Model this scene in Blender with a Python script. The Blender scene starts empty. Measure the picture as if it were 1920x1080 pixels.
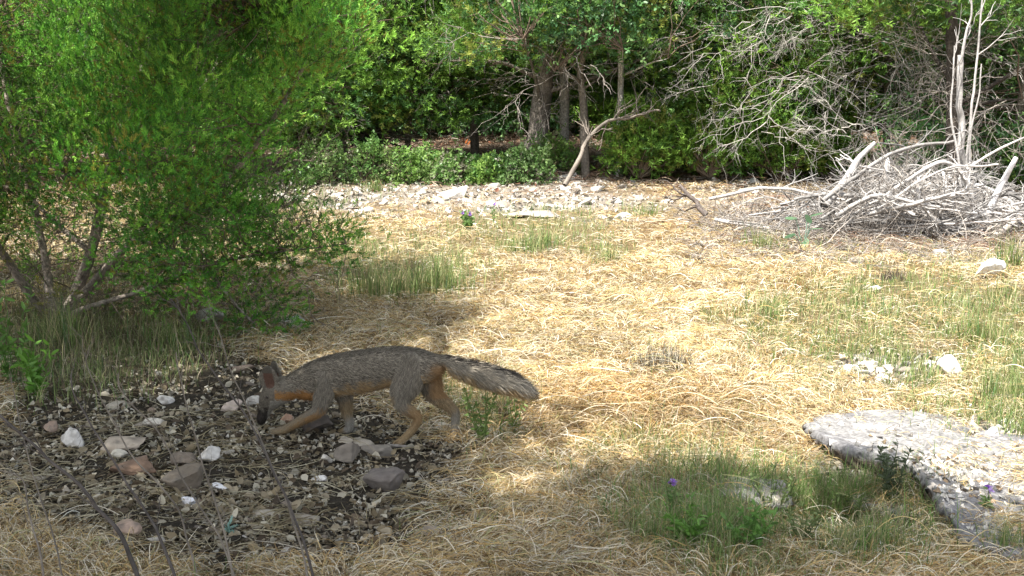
import bpy, bmesh, math
import numpy as np
from mathutils import Vector, noise as mnoise
rng = np.random.default_rng(11)
PI = math.pi
scene = bpy.context.scene
COL = scene.collection

# ---------------------------------------------------------------- camera, sky, sun
CAM_H, PITCH, FOC = 1.2, math.radians(10), 2059.0      # FOC in pixels of a 1920 px wide frame
cam_data = bpy.data.cameras.new('camera'); cam_data.sensor_width = 36; cam_data.lens = 36*FOC/1920
cam_data.clip_start = 0.05; cam_data.clip_end = 1500
cam = bpy.data.objects.new('camera', cam_data); COL.objects.link(cam)
cam.location = (0, 0, CAM_H); cam.rotation_euler = (PI/2-PITCH, 0, 0)
scene.camera = cam

SUN_EL = math.radians(64)
SUN_AZ = math.radians(-140)        # from +Y, towards -X: behind the camera and to its left
SUN = np.array([math.sin(SUN_AZ)*math.cos(SUN_EL), math.cos(SUN_AZ)*math.cos(SUN_EL), math.sin(SUN_EL)])
world = bpy.data.worlds.new('World'); scene.world = world; world.use_nodes = True
wn = world.node_tree; bg = wn.nodes['Background']
sky = wn.nodes.new('ShaderNodeTexSky'); sky.sky_type = 'NISHITA'; sky.sun_disc = False
sky.sun_elevation = SUN_EL; sky.sun_rotation = SUN_AZ; sky.dust_density = 3.0; sky.ozone_density = 0.3
hs = wn.nodes.new('ShaderNodeHueSaturation'); hs.inputs['Saturation'].default_value = 0.45
wn.links.new(sky.outputs[0], hs.inputs['Color']); wn.links.new(hs.outputs[0], bg.inputs[0]); bg.inputs[1].default_value = 0.12
sun_data = bpy.data.lights.new('sun', 'SUN'); sun_data.energy = 4.6; sun_data.angle = math.radians(0.5)
sun_data.color = (1.0, 0.94, 0.85)
sun = bpy.data.objects.new('sun', sun_data); COL.objects.link(sun)
sun.rotation_euler = Vector(SUN).to_track_quat('Z', 'Y').to_euler()
vs = scene.view_settings
vs.view_transform = 'Standard'; vs.look = 'None'; vs.gamma = 1; vs.exposure = 1.3
cyc = scene.cycles
cyc.max_bounces = 8; cyc.diffuse_bounces = 4; cyc.transmission_bounces = 4; cyc.transparent_max_bounces = 4

# ---------------------------------------------------------------- helpers
FW = np.array([0, math.cos(PITCH), -math.sin(PITCH)]); UP = np.array([0, math.sin(PITCH), math.cos(PITCH)])
def vnoise(p, seed=0):
    """smooth value noise on (N,3) points, range 0..1"""
    p = np.atleast_2d(p); i = np.floor(p).astype(np.int64); f = p-i; f = f*f*(3-2*f)
    out = np.zeros(len(p))
    for dx in (0, 1):
        for dy in (0, 1):
            for dz in (0, 1):
                h = ((i[:,0]+dx)*374761393+(i[:,1]+dy)*668265263+(i[:,2]+dz)*2147483647+seed*1274126177) & 0xffffffff
                h = ((h ^ (h >> 13))*1274126177) & 0xffffffff; h = (h ^ (h >> 16)) & 0xffff
                out += h/65535.0*np.where(dx, f[:,0], 1-f[:,0])*np.where(dy, f[:,1], 1-f[:,1])*np.where(dz, f[:,2], 1-f[:,2])
    return out
def n2(x, y, s, seed=0):
    x = np.asarray(x, float).ravel(); y = np.asarray(y, float).ravel()
    return vnoise(np.stack([x*s+31.7, y*s+17.3, np.zeros_like(x)+seed*3.7], 1), seed)
def height(x, y):
    x = np.asarray(x, float); y = np.asarray(y, float); sh = x.shape
    x = x.ravel(); y = y.ravel()
    z = 0.10*(n2(x, y, 0.45, 1)-0.5) + 0.05*(n2(x, y, 1.7, 2)-0.5) + 0.02*(n2(x, y, 6, 3)-0.5)
    z = z*np.clip((y-1)/4, 0.45, 1.3)
    z += 0.05*np.clip(y-14, 0, 30)                                      # ground climbs gently under the trees
    z += 0.06*np.exp(-((x-0.55)/0.55)**2-((y-4.25)/0.35)**2)             # straw mound right of the fox
    z -= 0.14*np.exp(-((x-0.98)/0.30)**2-((y-3.16)/0.17)**2)             # hollow before the slab
    return z.reshape(sh)
def proj(p):
    d = np.asarray(p, float)-np.array([0, 0, CAM_H]); w = np.maximum(d@FW, 1e-3)
    return 960+FOC*d[..., 0]/w, 540-FOC*(d@UP)/w
def ray(px, py):
    px = np.asarray(px, float); py = np.asarray(py, float)
    return FW+np.stack([(px-960)/FOC, 0*px, 0*px], -1)+UP*((540-py)/FOC)[..., None]
def P(px, py, Y):
    """point at photo direction (px,py) standing Y metres in front"""
    d = ray(px, py); return np.array([0, 0, CAM_H])+d*(np.asarray(Y, float)/d[..., 1])[..., None]
def G(px, py):
    """point on the ground seen at (px,py)"""
    d = ray(px, py); z = np.zeros(np.asarray(px, float).shape)
    for k in range(14):
        dz = np.minimum(d[..., 2], -0.012); t = (z-CAM_H)/dz; q = np.array([0, 0, CAM_H])+d*t[..., None]
        t = np.minimum(t, 60); z = 0.5*z+0.5*height(q[..., 0], q[..., 1])
    q = np.array([0, 0, CAM_H])+d*((z-CAM_H)/np.minimum(d[..., 2], -0.012))[..., None]
    q[..., 2] = height(q[..., 0], q[..., 1]); return q

def mesh_data(name, V, F, mat, col=None, smooth=False):
    V = np.ascontiguousarray(V, np.float32); F = F if isinstance(F, list) else [F]
    F = [np.asarray(f, np.int32) for f in F if len(f)]
    loops = np.concatenate([f.ravel() for f in F]); tot = np.concatenate([np.full(len(f), f.shape[1]) for f in F])
    me = bpy.data.meshes.new(name); me.vertices.add(len(V)); me.vertices.foreach_set('co', V.ravel())
    me.loops.add(len(loops)); me.loops.foreach_set('vertex_index', loops)
    me.polygons.add(len(tot)); me.polygons.foreach_set('loop_start', np.concatenate([[0], np.cumsum(tot)[:-1]]).astype(np.int32))
    if smooth: me.polygons.foreach_set('use_smooth', np.ones(len(tot), bool))
    me.update(calc_edges=True)
    if col is not None:
        a = me.color_attributes.new('Col', 'FLOAT_COLOR', 'POINT')
        c = np.ones((len(V), 4), np.float32); c[:, :3] = np.clip(col, 0, 1); a.data.foreach_set('color', c.ravel())
    me.materials.append(mat); return me
def obj(name, V, F, mat, col=None, parent=None, origin=None, smooth=False):
    if parent is not None: origin = np.array(parent.location)
    if origin is None: origin = np.zeros(3)
    o = bpy.data.objects.new(name, mesh_data(name, np.asarray(V)-np.asarray(origin), F, mat, col, smooth)); COL.objects.link(o)
    if parent is not None: o.parent = parent
    else: o.location = tuple(float(a) for a in origin)
    return o
def tag(o, label=None, cat=None, group=None, kind=None):
    for k, v in (('label', label), ('category', cat), ('group', group), ('kind', kind)):
        if v: o[k] = v
    return o
def thing(name, label, cat, loc, group=None):
    o = bpy.data.objects.new(name, None); COL.objects.link(o); o.location = tuple(float(a) for a in loc)
    o.empty_display_size = 0.1; return tag(o, label, cat, group)
def norm(v): return v/np.maximum(np.linalg.norm(v, axis=-1, keepdims=True), 1e-9)

def smooth_path(pts, n):
    """Catmull-Rom resample of (M,D) points to n points"""
    pts = np.asarray(pts, float); m = len(pts)
    ext = np.vstack([2*pts[0]-pts[1], pts, 2*pts[-1]-pts[-2]])
    t = np.linspace(0, m-1, n); i = np.minimum(t.astype(int), m-2); f = (t-i)[:, None]
    a, b, c, d = ext[i], ext[i+1], ext[i+2], ext[i+3]
    return 0.5*((2*b)+(-a+c)*f+(2*a-5*b+4*c-d)*f*f+(-a+3*b-3*c+d)*f**3)
def tubes(Pn, R, sides=5, jitter=0):
    """Pn (N,K,3), R (N,K) -> verts, quads"""
    Pn = np.asarray(Pn, float); R = np.asarray(R, float); N, K, _ = Pn.shape
    T = norm(np.gradient(Pn, axis=1)); ref = np.where(np.abs(T[:, :1, 2:3]) > 0.9, [[[1., 0, 0]]], [[[0, 0, 1.]]])
    A = norm(np.cross(T, np.broadcast_to(ref, T.shape))); B = np.cross(T, A)
    ang = np.arange(sides)*2*PI/sides
    rr = R[:, :, None]*(1+(rng.uniform(-jitter, jitter, (N, K, sides)) if jitter else 0))
    V = Pn[:, :, None, :]+rr[..., None]*(np.cos(ang)[None, None, :, None]*A[:, :, None, :]+np.sin(ang)[None, None, :, None]*B[:, :, None, :])
    idx = np.arange(N*K*sides).reshape(N, K, sides); nx = np.roll(idx, -1, axis=2)
    F = np.stack([idx[:, :-1], nx[:, :-1], nx[:, 1:], idx[:, 1:]], -1).reshape(-1, 4)
    return V.reshape(-1, 3), F
def ribbons(Pn, W, nrm=None):
    """flat tapering blades: Pn (N,K,3), W (N,K) half widths"""
    N, K, _ = Pn.shape; T = norm(np.gradient(Pn, axis=1))
    if nrm is None: nrm = norm(rng.normal(size=(N, 1, 3))+[0, -0.3, 0.6])
    S = norm(np.cross(T, np.broadcast_to(nrm, T.shape)))
    V = np.stack([Pn-S*W[..., None], Pn+S*W[..., None]], 2)
    idx = np.arange(N*K*2).reshape(N, K, 2)
    F = np.stack([idx[:, :-1, 0], idx[:, :-1, 1], idx[:, 1:, 1], idx[:, 1:, 0]], -1).reshape(-1, 4)
    return V.reshape(-1, 3), F
def merge(parts):
    Vs, Fs, Cs, o = [], [], [], 0
    for V, F, C in parts:
        if len(V) == 0: continue
        Vs.append(V); Fs.append(np.asarray(F)+o); Cs.append(np.broadcast_to(C, (len(V), 3))); o += len(V)
    return np.concatenate(Vs), Fs if len({f.shape[1] for f in Fs}) > 1 else np.concatenate(Fs), np.concatenate(Cs)
def scatter(tv, tf, loc, ax, sc, col, wobble=0.0):
    """template (x = axis) placed N times; ax = axis direction (N,3)"""
    N = len(loc); X = norm(ax); r = norm(rng.normal(size=(N, 3))); Y = norm(np.cross(X, r)); Z = np.cross(X, Y)
    M = np.stack([X, Y, Z], 1)*sc[:, None, None]
    V = np.einsum('tk,nkd->ntd', tv, M)+loc[:, None, :]
    F = (np.asarray(tf)[None]+(np.arange(N)*len(tv))[:, None, None]).reshape(-1, np.asarray(tf).shape[1])
    C = np.repeat(col[:, None, :], len(tv), 1)
    if wobble: C = C*(1+rng.uniform(-wobble, wobble, (N, len(tv), 1)))
    return V.reshape(-1, 3), F, C.reshape(-1, 3)

# templates -------------------------------------------------------
def spray_template(n=9, w=0.07, spread=0.75, r=np.random.default_rng(3)):
    V, F = [], []
    def q(a, b, w):
        a = np.array(a); b = np.array(b); t = (b-a)/np.linalg.norm(b-a); s = np.cross(t, norm(r.normal(size=3))); s = s/np.linalg.norm(s)*w
        o = len(V); m = a+(b-a)*0.45; V.extend([a, m+s, b, m-s]); F.append([o, o+1, o+2, o+3])
    q((0, 0, 0), (1, 0, 0), w)
    for k in range(n):
        t = 0.05+0.85*k/n; a = k*2.4; L = 0.5*(1-0.5*t)
        q((t, 0, 0), (t+L*0.75, L*spread*math.cos(a), L*spread*math.sin(a)), w)
    return np.array(V), np.array(F)
SPRAY = spray_template(12, 0.045, 0.55)
SPRAY_S = spray_template(9, 0.062, 0.7)
LEAF = (np.array([[0, 0, 0], [0.35, 0.3, 0.06], [1, 0, 0], [0.35, -0.3, 0.06], [0.75, 0.22, 0.05], [0.75, -0.22, 0.05]]), np.array([[0, 1, 4, 2], [0, 2, 5, 3]]))
def cluster3(r):     # a few leaves on a twig
    V, F = [], []
    for k in range(5):
        a = k*2.4; d = np.array([0.6, math.cos(a)*0.8, math.sin(a)*0.8]); d /= np.linalg.norm(d)
        u = np.cross(d, [0.3, 0.5, 0.8]); u /= np.linalg.norm(u); w = np.cross(d, u); b = np.array([0.18*k, 0, 0]); o = len(V)
        for q in ((0, 0), (0.3, 0.28), (0.75, 0.24), (1, 0), (0.75, -0.24), (0.3, -0.28)):
            V.append(b+0.5*(d*q[0]+u*q[1]+w*0.08*abs(q[1])))
        F += [[o, o+1, o+2, o+3], [o, o+3, o+4, o+5]]
    return np.array(V), np.array(F)
LEAVES = cluster3(rng)

# ---------------------------------------------------------------- materials
def nodes(name):
    m = bpy.data.materials.new(name); m.use_nodes = True; nt = m.node_tree; b = nt.nodes['Principled BSDF']; return m, nt, b
def attr_mat(name, rough=0.7, transl=0.0, noise=0.0, nscale=60, bump=0.0, spec=0.3):
    m, nt, b = nodes(name); N = nt.nodes; L = nt.links
    a = N.new('ShaderNodeAttribute'); a.attribute_name = 'Col'; out = a.outputs['Color']
    b.inputs['Roughness'].default_value = rough; b.inputs['Specular IOR Level'].default_value = spec
    if noise or bump:
        tc = N.new('ShaderNodeTexCoord'); n = N.new('ShaderNodeTexNoise'); n.inputs['Scale'].default_value = nscale; n.inputs['Detail'].default_value = 6
        L.new(tc.outputs['Object'], n.inputs['Vector'])
    if noise:
        mr = N.new('ShaderNodeMapRange'); mr.inputs[1].default_value = 0.3; mr.inputs[2].default_value = 0.7
        mr.inputs[3].default_value = 1-noise; mr.inputs[4].default_value = 1+noise
        mx = N.new('ShaderNodeVectorMath'); mx.operation = 'SCALE'
        L.new(n.outputs[0], mr.inputs[0]); L.new(out, mx.inputs[0]); L.new(mr.outputs[0], mx.inputs['Scale']); out = mx.outputs[0]
    L.new(out, b.inputs['Base Color'])
    if bump:
        bp = N.new('ShaderNodeBump'); bp.inputs['Strength'].default_value = bump; bp.inputs['Distance'].default_value = 0.02
        L.new(n.outputs[0], bp.inputs['Height']); L.new(bp.outputs[0], b.inputs['Normal'])
    if transl:
        t = N.new('ShaderNodeBsdfTranslucent'); L.new(out, t.inputs['Color']); mix = N.new('ShaderNodeMixShader'); mix.inputs[0].default_value = transl
        L.new(b.outputs[0], mix.inputs[1]); L.new(t.outputs[0], mix.inputs[2]); L.new(mix.outputs[0], N['Material Output'].inputs[0])
    return m
M_LEAF = attr_mat('juniper foliage', 0.55, 0.25)
M_BROAD = attr_mat('broad leaves', 0.42, 0.38, spec=0.45)
M_STRAW = attr_mat('dry straw', 0.6, 0.22)
M_GRASS = attr_mat('green grass', 0.55, 0.35)
M_BARK = attr_mat('bark', 0.9, 0, 0.45, 45, 0.6)
M_TWIG = attr_mat('weathered wood', 0.8, 0, 0.25, 60)
M_ROCK = attr_mat('limestone', 0.9, 0, 0.22, 30, 0.5)
M_SLAB = attr_mat('weathered slab', 0.92, 0, 0.45, 75, 0.35)
M_FUR = attr_mat('fur', 0.65, 0.12)
M_SKIN = attr_mat('hide', 0.8, 0, 0.2, 150)
M_PETAL = attr_mat('petals', 0.6, 0.3)
M_SOIL, nt, b = nodes('soil and litter')
N_, L_ = nt.nodes, nt.links
a = N_.new('ShaderNodeAttribute'); a.attribute_name = 'Col'; tc = N_.new('ShaderNodeTexCoord')
def ntex(s, d=8, r=0.6):
    n = N_.new('ShaderNodeTexNoise'); n.inputs['Scale'].default_value = s; n.inputs['Detail'].default_value = d; n.inputs['Roughness'].default_value = r
    L_.new(tc.outputs['Object'], n.inputs['Vector']); return n
na, nb = ntex(28), ntex(140, 4, 0.7)
vo = N_.new('ShaderNodeTexVoronoi'); vo.inputs['Scale'].default_value = 60; L_.new(tc.outputs['Object'], vo.inputs['Vector'])
ad = N_.new('ShaderNodeMath'); ad.operation = 'ADD'; L_.new(na.outputs[0], ad.inputs[0]); L_.new(nb.outputs[0], ad.inputs[1])
mr = N_.new('ShaderNodeMapRange'); mr.inputs[1].default_value = 0.75; mr.inputs[2].default_value = 1.3; mr.inputs[3].default_value = 0.45; mr.inputs[4].default_value = 1.6
L_.new(ad.outputs[0], mr.inputs[0])
sc = N_.new('ShaderNodeVectorMath'); sc.operation = 'SCALE'; L_.new(a.outputs['Color'], sc.inputs[0]); L_.new(mr.outputs[0], sc.inputs['Scale'])
L_.new(sc.outputs[0], b.inputs['Base Color']); b.inputs['Roughness'].default_value = 0.95; b.inputs['Specular IOR Level'].default_value = 0.15
bp = N_.new('ShaderNodeBump'); bp.inputs['Strength'].default_value = 0.9; bp.inputs['Distance'].default_value = 0.02
ad2 = N_.new('ShaderNodeMath'); ad2.operation = 'ADD'; L_.new(ad.outputs[0], ad2.inputs[0]); L_.new(vo.outputs['Distance'], ad2.inputs[1])
L_.new(ad2.outputs[0], bp.inputs['Height']); L_.new(bp.outputs[0], b.inputs['Normal'])
def gloss(name, c, r):
    m, nt, b = nodes(name); b.inputs['Base Color'].default_value = (*c, 1); b.inputs['Roughness'].default_value = r; return m
M_EYE = gloss('eye', (0.02, 0.012, 0.008), 0.08); M_NOSE = gloss('nose', (0.012, 0.011, 0.011), 0.35)

# ---------------------------------------------------------------- zones of the ground (where straw, grass, soil, rubble lie)
def blob(px, py, cx, cy, rx, ry, p=1.6): return np.exp(-(((px-cx)/rx)**2+((py-cy)/ry)**2)**p)
def zones(x, y):
    z = height(x, y); px, py = proj(np.stack([x, y, z], -1))
    wob = (n2(x, y, 1.3, 9)-0.5)*90+(n2(x, y, 5, 10)-0.5)*50
    qx, qy = px+wob, py+wob*0.4
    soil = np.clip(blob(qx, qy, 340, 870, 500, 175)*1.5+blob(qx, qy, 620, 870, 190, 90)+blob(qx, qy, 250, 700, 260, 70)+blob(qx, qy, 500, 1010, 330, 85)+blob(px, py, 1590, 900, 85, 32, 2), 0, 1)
    ry = py+(n2(x, y, 0.8, 12)-0.5)*70+(n2(x, y, 3.0, 13)-0.5)*40
    rub = np.clip(blob(qx, ry, 800, 352, 320, 46, 2)*1.5+blob(qx, qy, 1080, 385, 190, 26)+blob(qx, qy, 1650, 690, 110, 35)*0.8+blob(px, py, 1830, 950, 190, 62)*1.3+blob(px, py, 1760, 850, 230, 60)*1.2+blob(qx, qy, 1400, 372, 140, 24)*0.7, 0, 1)
    rub = np.where(py < 500, rub*(py > 300), rub)
    litter = np.clip(1/(1+np.exp((qy-338)/9.0)), 0, 1)
    litter = np.maximum(litter, blob(qx, qy, 1760, 410, 330, 60))
    grass = np.clip(blob(qx, qy, 760, 500, 150, 62)*1.4+blob(qx, qy, 1010, 435, 130, 42)*1.3+blob(qx, qy, 870, 415, 60, 20)+blob(qx, qy, 1140, 472, 45, 18)*1.3
            + blob(qx, qy, 1730, 615, 270, 100)*1.7+blob(qx, qy, 1900, 700, 170, 120)*1.5+blob(qx, qy, 1490, 620, 90, 30)*0.8+blob(qx, qy, 1380, 600, 60, 20)*.5+blob(qx, qy, 1180, 840, 120, 40)*.35+blob(qx, qy, 560, 470, 60, 30)*.5+blob(qx, qy, 520, 360, 160, 26)
            + blob(qx, qy, 1500, 450, 80, 22)+blob(qx, qy, 350, 440, 190, 70)*0.8+blob(qx, qy, 90, 640, 200, 80)+blob(qx, qy, 640, 340, 110, 20)+blob(qx, qy, 920, 770, 80, 55)*0.7
            + blob(qx, qy, 1380, 980, 260, 80)*1.1+blob(qx, qy, 250, 620, 200, 50)*0.7, 0, 1)
    straw = np.clip(1-soil*1.03-rub*0.72-litter*1.1-grass*0.75, 0, 1)
    return dict(px=px, py=py, soil=soil, rub=rub, litter=litter, grass=grass, straw=straw)

# ---------------------------------------------------------------- ground
ys = np.concatenate([np.linspace(-30, 1.2, 20), np.linspace(1.3, 8, 330), 8*np.exp(np.linspace(0.01, math.log(400/8), 260))])
us = np.linspace(-1, 1, 421)
wx = np.clip(0.75*np.abs(ys)+2.2, 3.5, None); wx[:20] = 30; wx[20:30] = np.linspace(30, 3.5, 10)[:10]
wx = np.maximum(wx, 3.5)
X = us[None, :]*(wx[:, None])*(1+0.8*np.abs(us[None, :])**7*4); Yg = np.repeat(ys[:, None], len(us), 1)
gx, gy = X.ravel(), Yg.ravel(); gz = height(gx, gy)
zz = zones(gx, gy)
gz = gz+0.012*(n2(gx, gy, 22, 5)-0.5)+zz['soil']*0.035*(n2(gx, gy, 13, 6)-0.5)
gc = np.zeros((len(gx), 3))
tot = zz['soil']+zz['rub']+zz['litter']+zz['grass']+zz['straw']+1e-6
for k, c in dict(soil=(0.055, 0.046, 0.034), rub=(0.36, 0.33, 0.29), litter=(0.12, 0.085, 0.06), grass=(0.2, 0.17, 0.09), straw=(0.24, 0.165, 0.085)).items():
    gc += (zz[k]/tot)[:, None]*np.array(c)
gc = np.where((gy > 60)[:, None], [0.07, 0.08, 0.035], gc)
idx = np.arange(len(gx)).reshape(len(ys), len(us))
gf = np.stack([idx[:-1, :-1], idx[:-1, 1:], idx[1:, 1:], idx[1:, :-1]], -1).reshape(-1, 4)
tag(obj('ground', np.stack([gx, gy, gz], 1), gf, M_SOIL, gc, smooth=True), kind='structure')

# ---------------------------------------------------------------- straw and grass over the ground
def sample(n, lo=325, hi=1110, x0=-120, x1=2040, yw=0.5):
    """ground positions, denser near the camera"""
    u = rng.uniform(0, 1, n); py = lo+(hi-lo)*u; px = rng.uniform(x0, x1, n); g = G(px, py); return g
def pick(n, key, pw=1.0, **kw):
    g = sample(n, **kw); z = zones(g[:, 0], g[:, 1]); m = z[key]**pw
    keep = rng.uniform(0, 1, n) < m; return g[keep], {k: v[keep] for k, v in z.items()}
def straw_blades(g, L0=0.035, L1=0.125, w=0.00085, lift=0.021, K=6, cols=None, fuzz=1.0, cu=1.6):
    n = len(g); L = rng.uniform(L0, L1, n); dist = g[:, 1]
    flow = n2(g[:, 0], g[:, 1], 3.1, 21)*4*PI; th = flow+rng.normal(0, 0.7*fuzz, n)
    curl = rng.normal(0, cu, n); t = np.linspace(0, 1, K)
    ang = th[:, None]+curl[:, None]*t[None]; step = L[:, None]/(K-1)
    dx = np.cumsum(np.cos(ang)*step, 1); dy = np.cumsum(np.sin(ang)*step, 1)
    base = rng.exponential(lift*0.45, n)+0.003+(lift > 0.02)*0.07*np.clip(n2(g[:, 0], g[:, 1], 4.3, 61)-0.45, 0, 1)*(0.4+n2(g[:, 0], g[:, 1], 11, 62))
    arch = rng.uniform(0, 1, n)**2*lift*1.6
    z = base[:, None]+arch[:, None]*np.sin(PI*t)[None]+(rng.normal(0, 0.006, (n, 1)))*t[None]
    Pn = np.stack([g[:, 0:1]+dx, g[:, 1:2]+dy, g[:, 2:3]+np.maximum(z, 0.002)], -1)
    W = (w*(1+0.16*np.maximum(dist-3, 0))*rng.uniform(0.6, 1.5, n))[:, None]*np.linspace(1, 0.55, K)[None]
    V, F = ribbons(Pn, W); C = np.repeat(cols, K*2, 0); return V, F, C
def pal(n, cs, ws, jit=0.15):
    cs = np.array(cs); k = rng.choice(len(cs), n, p=np.array(ws)/sum(ws)); return cs[k]*(1+rng.normal(0, jit, (n, 1)))
STRAW = [(0.72, 0.61, 0.41), (0.84, 0.78, 0.64), (0.56, 0.38, 0.16), (0.63, 0.48, 0.23), (0.17, 0.11, 0.05), (0.42, 0.42, 0.21)]
g, z = pick(400000, 'straw', 1.0, lo=345)
patch = n2(g[:, 0], g[:, 1], 2.2, 33)
dens = np.clip(0.2+patch*1.4-0.5*np.clip(n2(g[:, 0], g[:, 1], 9, 34)-.6, 0, 1), 0, 1); k = rng.uniform(0, 1, len(g)) < dens; g = g[k]; patch = patch[k]
g = g[rng.uniform(size=len(g)) > 0.95*blob(*proj(g), 1590, 895, 95, 34, 2)]; cs = pal(len(g), STRAW, [5, 4, 3.5, 4, 3, 1.6]); warm = n2(g[:, 0], g[:, 1], 1.1, 35)[:, None]
cs = cs*(0.62+0.55*warm)*(0.75+0.5*n2(g[:, 0], g[:, 1], 5.5, 36))[:, None]*np.array([1, 1, 1])+0
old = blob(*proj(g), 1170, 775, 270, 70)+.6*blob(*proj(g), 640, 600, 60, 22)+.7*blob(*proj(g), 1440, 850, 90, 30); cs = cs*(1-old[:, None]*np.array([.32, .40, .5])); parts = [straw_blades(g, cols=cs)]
# long loose stalks on top
g, z = pick(5000, 'straw', 1.0, lo=420); parts.append(straw_blades(g, 0.12, 0.24, 0.0010, 0.03, 8, pal(len(g), STRAW, [5, 6, 1, 2, 0.5, 1.5]), cu=0.9))
V, F, C = merge(parts)
tag(obj('dry_straw', V, F, M_STRAW, C), 'matted pale golden dry straw lying curled over the clearing', 'straw', kind='stuff')
# thinner straw on the shaded soil
g, z = pick(17000, 'soil', 0.4, lo=560); g = g[rng.uniform(0, 1, len(g)) < 0.25+0.75*(n2(g[:, 0], g[:, 1], 1.8, 40) > 0.52)]
soilstraw = straw_blades(g, 0.04, 0.17, 0.0010, 0.010, 7, pal(len(g), [(0.35, 0.30, 0.18), (0.48, 0.44, 0.31), (0.18, 0.14, 0.08)], [4, 3, 3]), cu=1.1)
g2, z = pick(30000, 'litter', 0.6, lo=250, hi=480)
V, F, C = merge([soilstraw, straw_blades(g2, 0.06, 0.3, 0.0016, 0.03, 5, pal(len(g2), [(0.38, 0.3, 0.22), (0.5, 0.45, 0.38), (0.2, 0.13, 0.09), (0.26, 0.15, 0.1)], [3, 3, 3, 3]))])
tag(obj('dead_grass_litter', V, F, M_STRAW, C), 'thin grey brown dead stalks and needles strewn over the bare soil', 'litter', kind='stuff')

def grass_blades(g, L0, L1, w, spread, cols, K=4, lean=None):
    n = len(g); L = rng.uniform(L0, L1, n)*(0.45+1.1*n2(g[:, 0], g[:, 1], 6.5, 71)); th = rng.uniform(0, 2*PI, n); out = rng.uniform(0.05, 1, n)*spread
    t = np.linspace(0, 1, K); bend = (t**1.7)[None]*out[:, None]*L[:, None]
    z = L[:, None]*(t[None]-0.35*out[:, None]*(t**2)[None])
    Pn = np.stack([g[:, 0:1]+np.cos(th)[:, None]*bend, g[:, 1:2]+np.sin(th)[:, None]*bend, g[:, 2:3]+z], -1)
    W = (w*(1+0.14*np.maximum(g[:, 1]-3, 0)))[:, None]*rng.uniform(0.6, 1.4, (n, 1))*np.array([1, 0.9, 0.6, 0.12]+[0.1]*(K-4))[None, :K]
    V, F = ribbons(Pn, W, norm(np.stack([np.cos(th), np.sin(th), 0.4+0*th], -1))[:, None, :]); return V, F, np.repeat(cols, K*2, 0)
GREEN = [(0.20, 0.27, 0.09), (0.13, 0.22, 0.05), (0.32, 0.36, 0.16), (0.42, 0.40, 0.2), (0.10, 0.19, 0.07), (0.55, 0.48, 0.28)]
g, z = pick(250000, 'grass', 0.8, lo=330)
g = g[rng.uniform(size=len(g)) < np.clip((n2(g[:, 0], g[:, 1], 8, 72)-0.25)*2.2, 0.06, 1)]
parts = [grass_blades(g, 0.025, 0.11, np.full(len(g), 0.0012), 0.8, pal(len(g), GREEN, [4, 4, 3, 2, 2, 1.5]))]
g, z = pick(9000, 'straw', 1.0, lo=345); parts.append(grass_blades(g, 0.02, 0.08, np.full(len(g), 0.0013), 0.8, pal(len(g), GREEN, [3, 3, 4, 3, 1, 2])))
g = sample(30000, lo=860, hi=1110, x0=1130, x1=1800); px, py = proj(g); m = (blob(px, py, 1440, 1000, 270, 95)+blob(px, py, 1600, 960, 120, 60))*(1-0.9*blob(px, py, 1590, 895, 90, 28, 2)); g = g[rng.uniform(size=len(g)) < m*0.55]
parts.append(grass_blades(g, 0.04, 0.15, np.full(len(g), 0.0011), 0.9, pal(len(g), [(0.20, 0.32, 0.09), (0.13, 0.25, 0.06), (0.3, 0.32, 0.16), (0.36, 0.31, 0.2)], [3, 3, 2, 2])))
g = sample(26000, lo=480, hi=740, x0=-120, x1=520); px, py = proj(g); m = blob(px, py, 120, 600, 280, 110); g = g[rng.uniform(size=len(g)) < m*0.4]
parts.append(grass_blades(g, 0.04, 0.2, np.full(len(g), 0.0011), 1.7, pal(len(g), [(0.14, 0.2, 0.06), (0.22, 0.18, 0.11), (0.12, 0.1, 0.065), (0.40, 0.35, 0.25)], [2, 3, 4, 2.5])))
V, F, C = merge(parts)
tag(obj('green_grass', V, F, M_GRASS, C), 'short green grass growing in patches through the straw', 'grass', kind='stuff')

# ---------------------------------------------------------------- rocks
def rock_mesh(seed, sub=3, flat=1.0, cuts=13, rough=0.08):
    r = np.random.default_rng(seed); bm = bmesh.new(); bmesh.ops.create_icosphere(bm, subdivisions=sub, radius=1)
    V = np.array([v.co[:] for v in bm.verts]); F = np.array([[v.index for v in f.verts] for f in bm.faces]); bm.free()
    for k in range(cuts):
        n = norm(r.normal(size=3)); d = r.uniform(0.35, 0.75); s = V@n; over = np.maximum(s-d, 0); V = V-np.outer(over*0.97, n)
    V = V*(1+rough*2*(vnoise(V*2.3+seed*7.1, seed)-0.5)[:, None]+rough*(vnoise(V*7+seed*3.3, seed+1)-0.5)[:, None])
    V /= np.abs(V).max(0); V[:, 2] *= flat
    return V, F
def rock_cols(V, c, seed, stain=0.4):
    n = vnoise(V*2.6+seed, seed); m = vnoise(V*9+seed, seed+5)
    c = np.array(c)[None]*(0.9+0.2*m[:, None]); s = np.clip((n-0.52)*4, 0, 1)[:, None]*stain
    return c*(1-s)+np.array([0.17, 0.15, 0.125])*s
ROCKS = []
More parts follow.
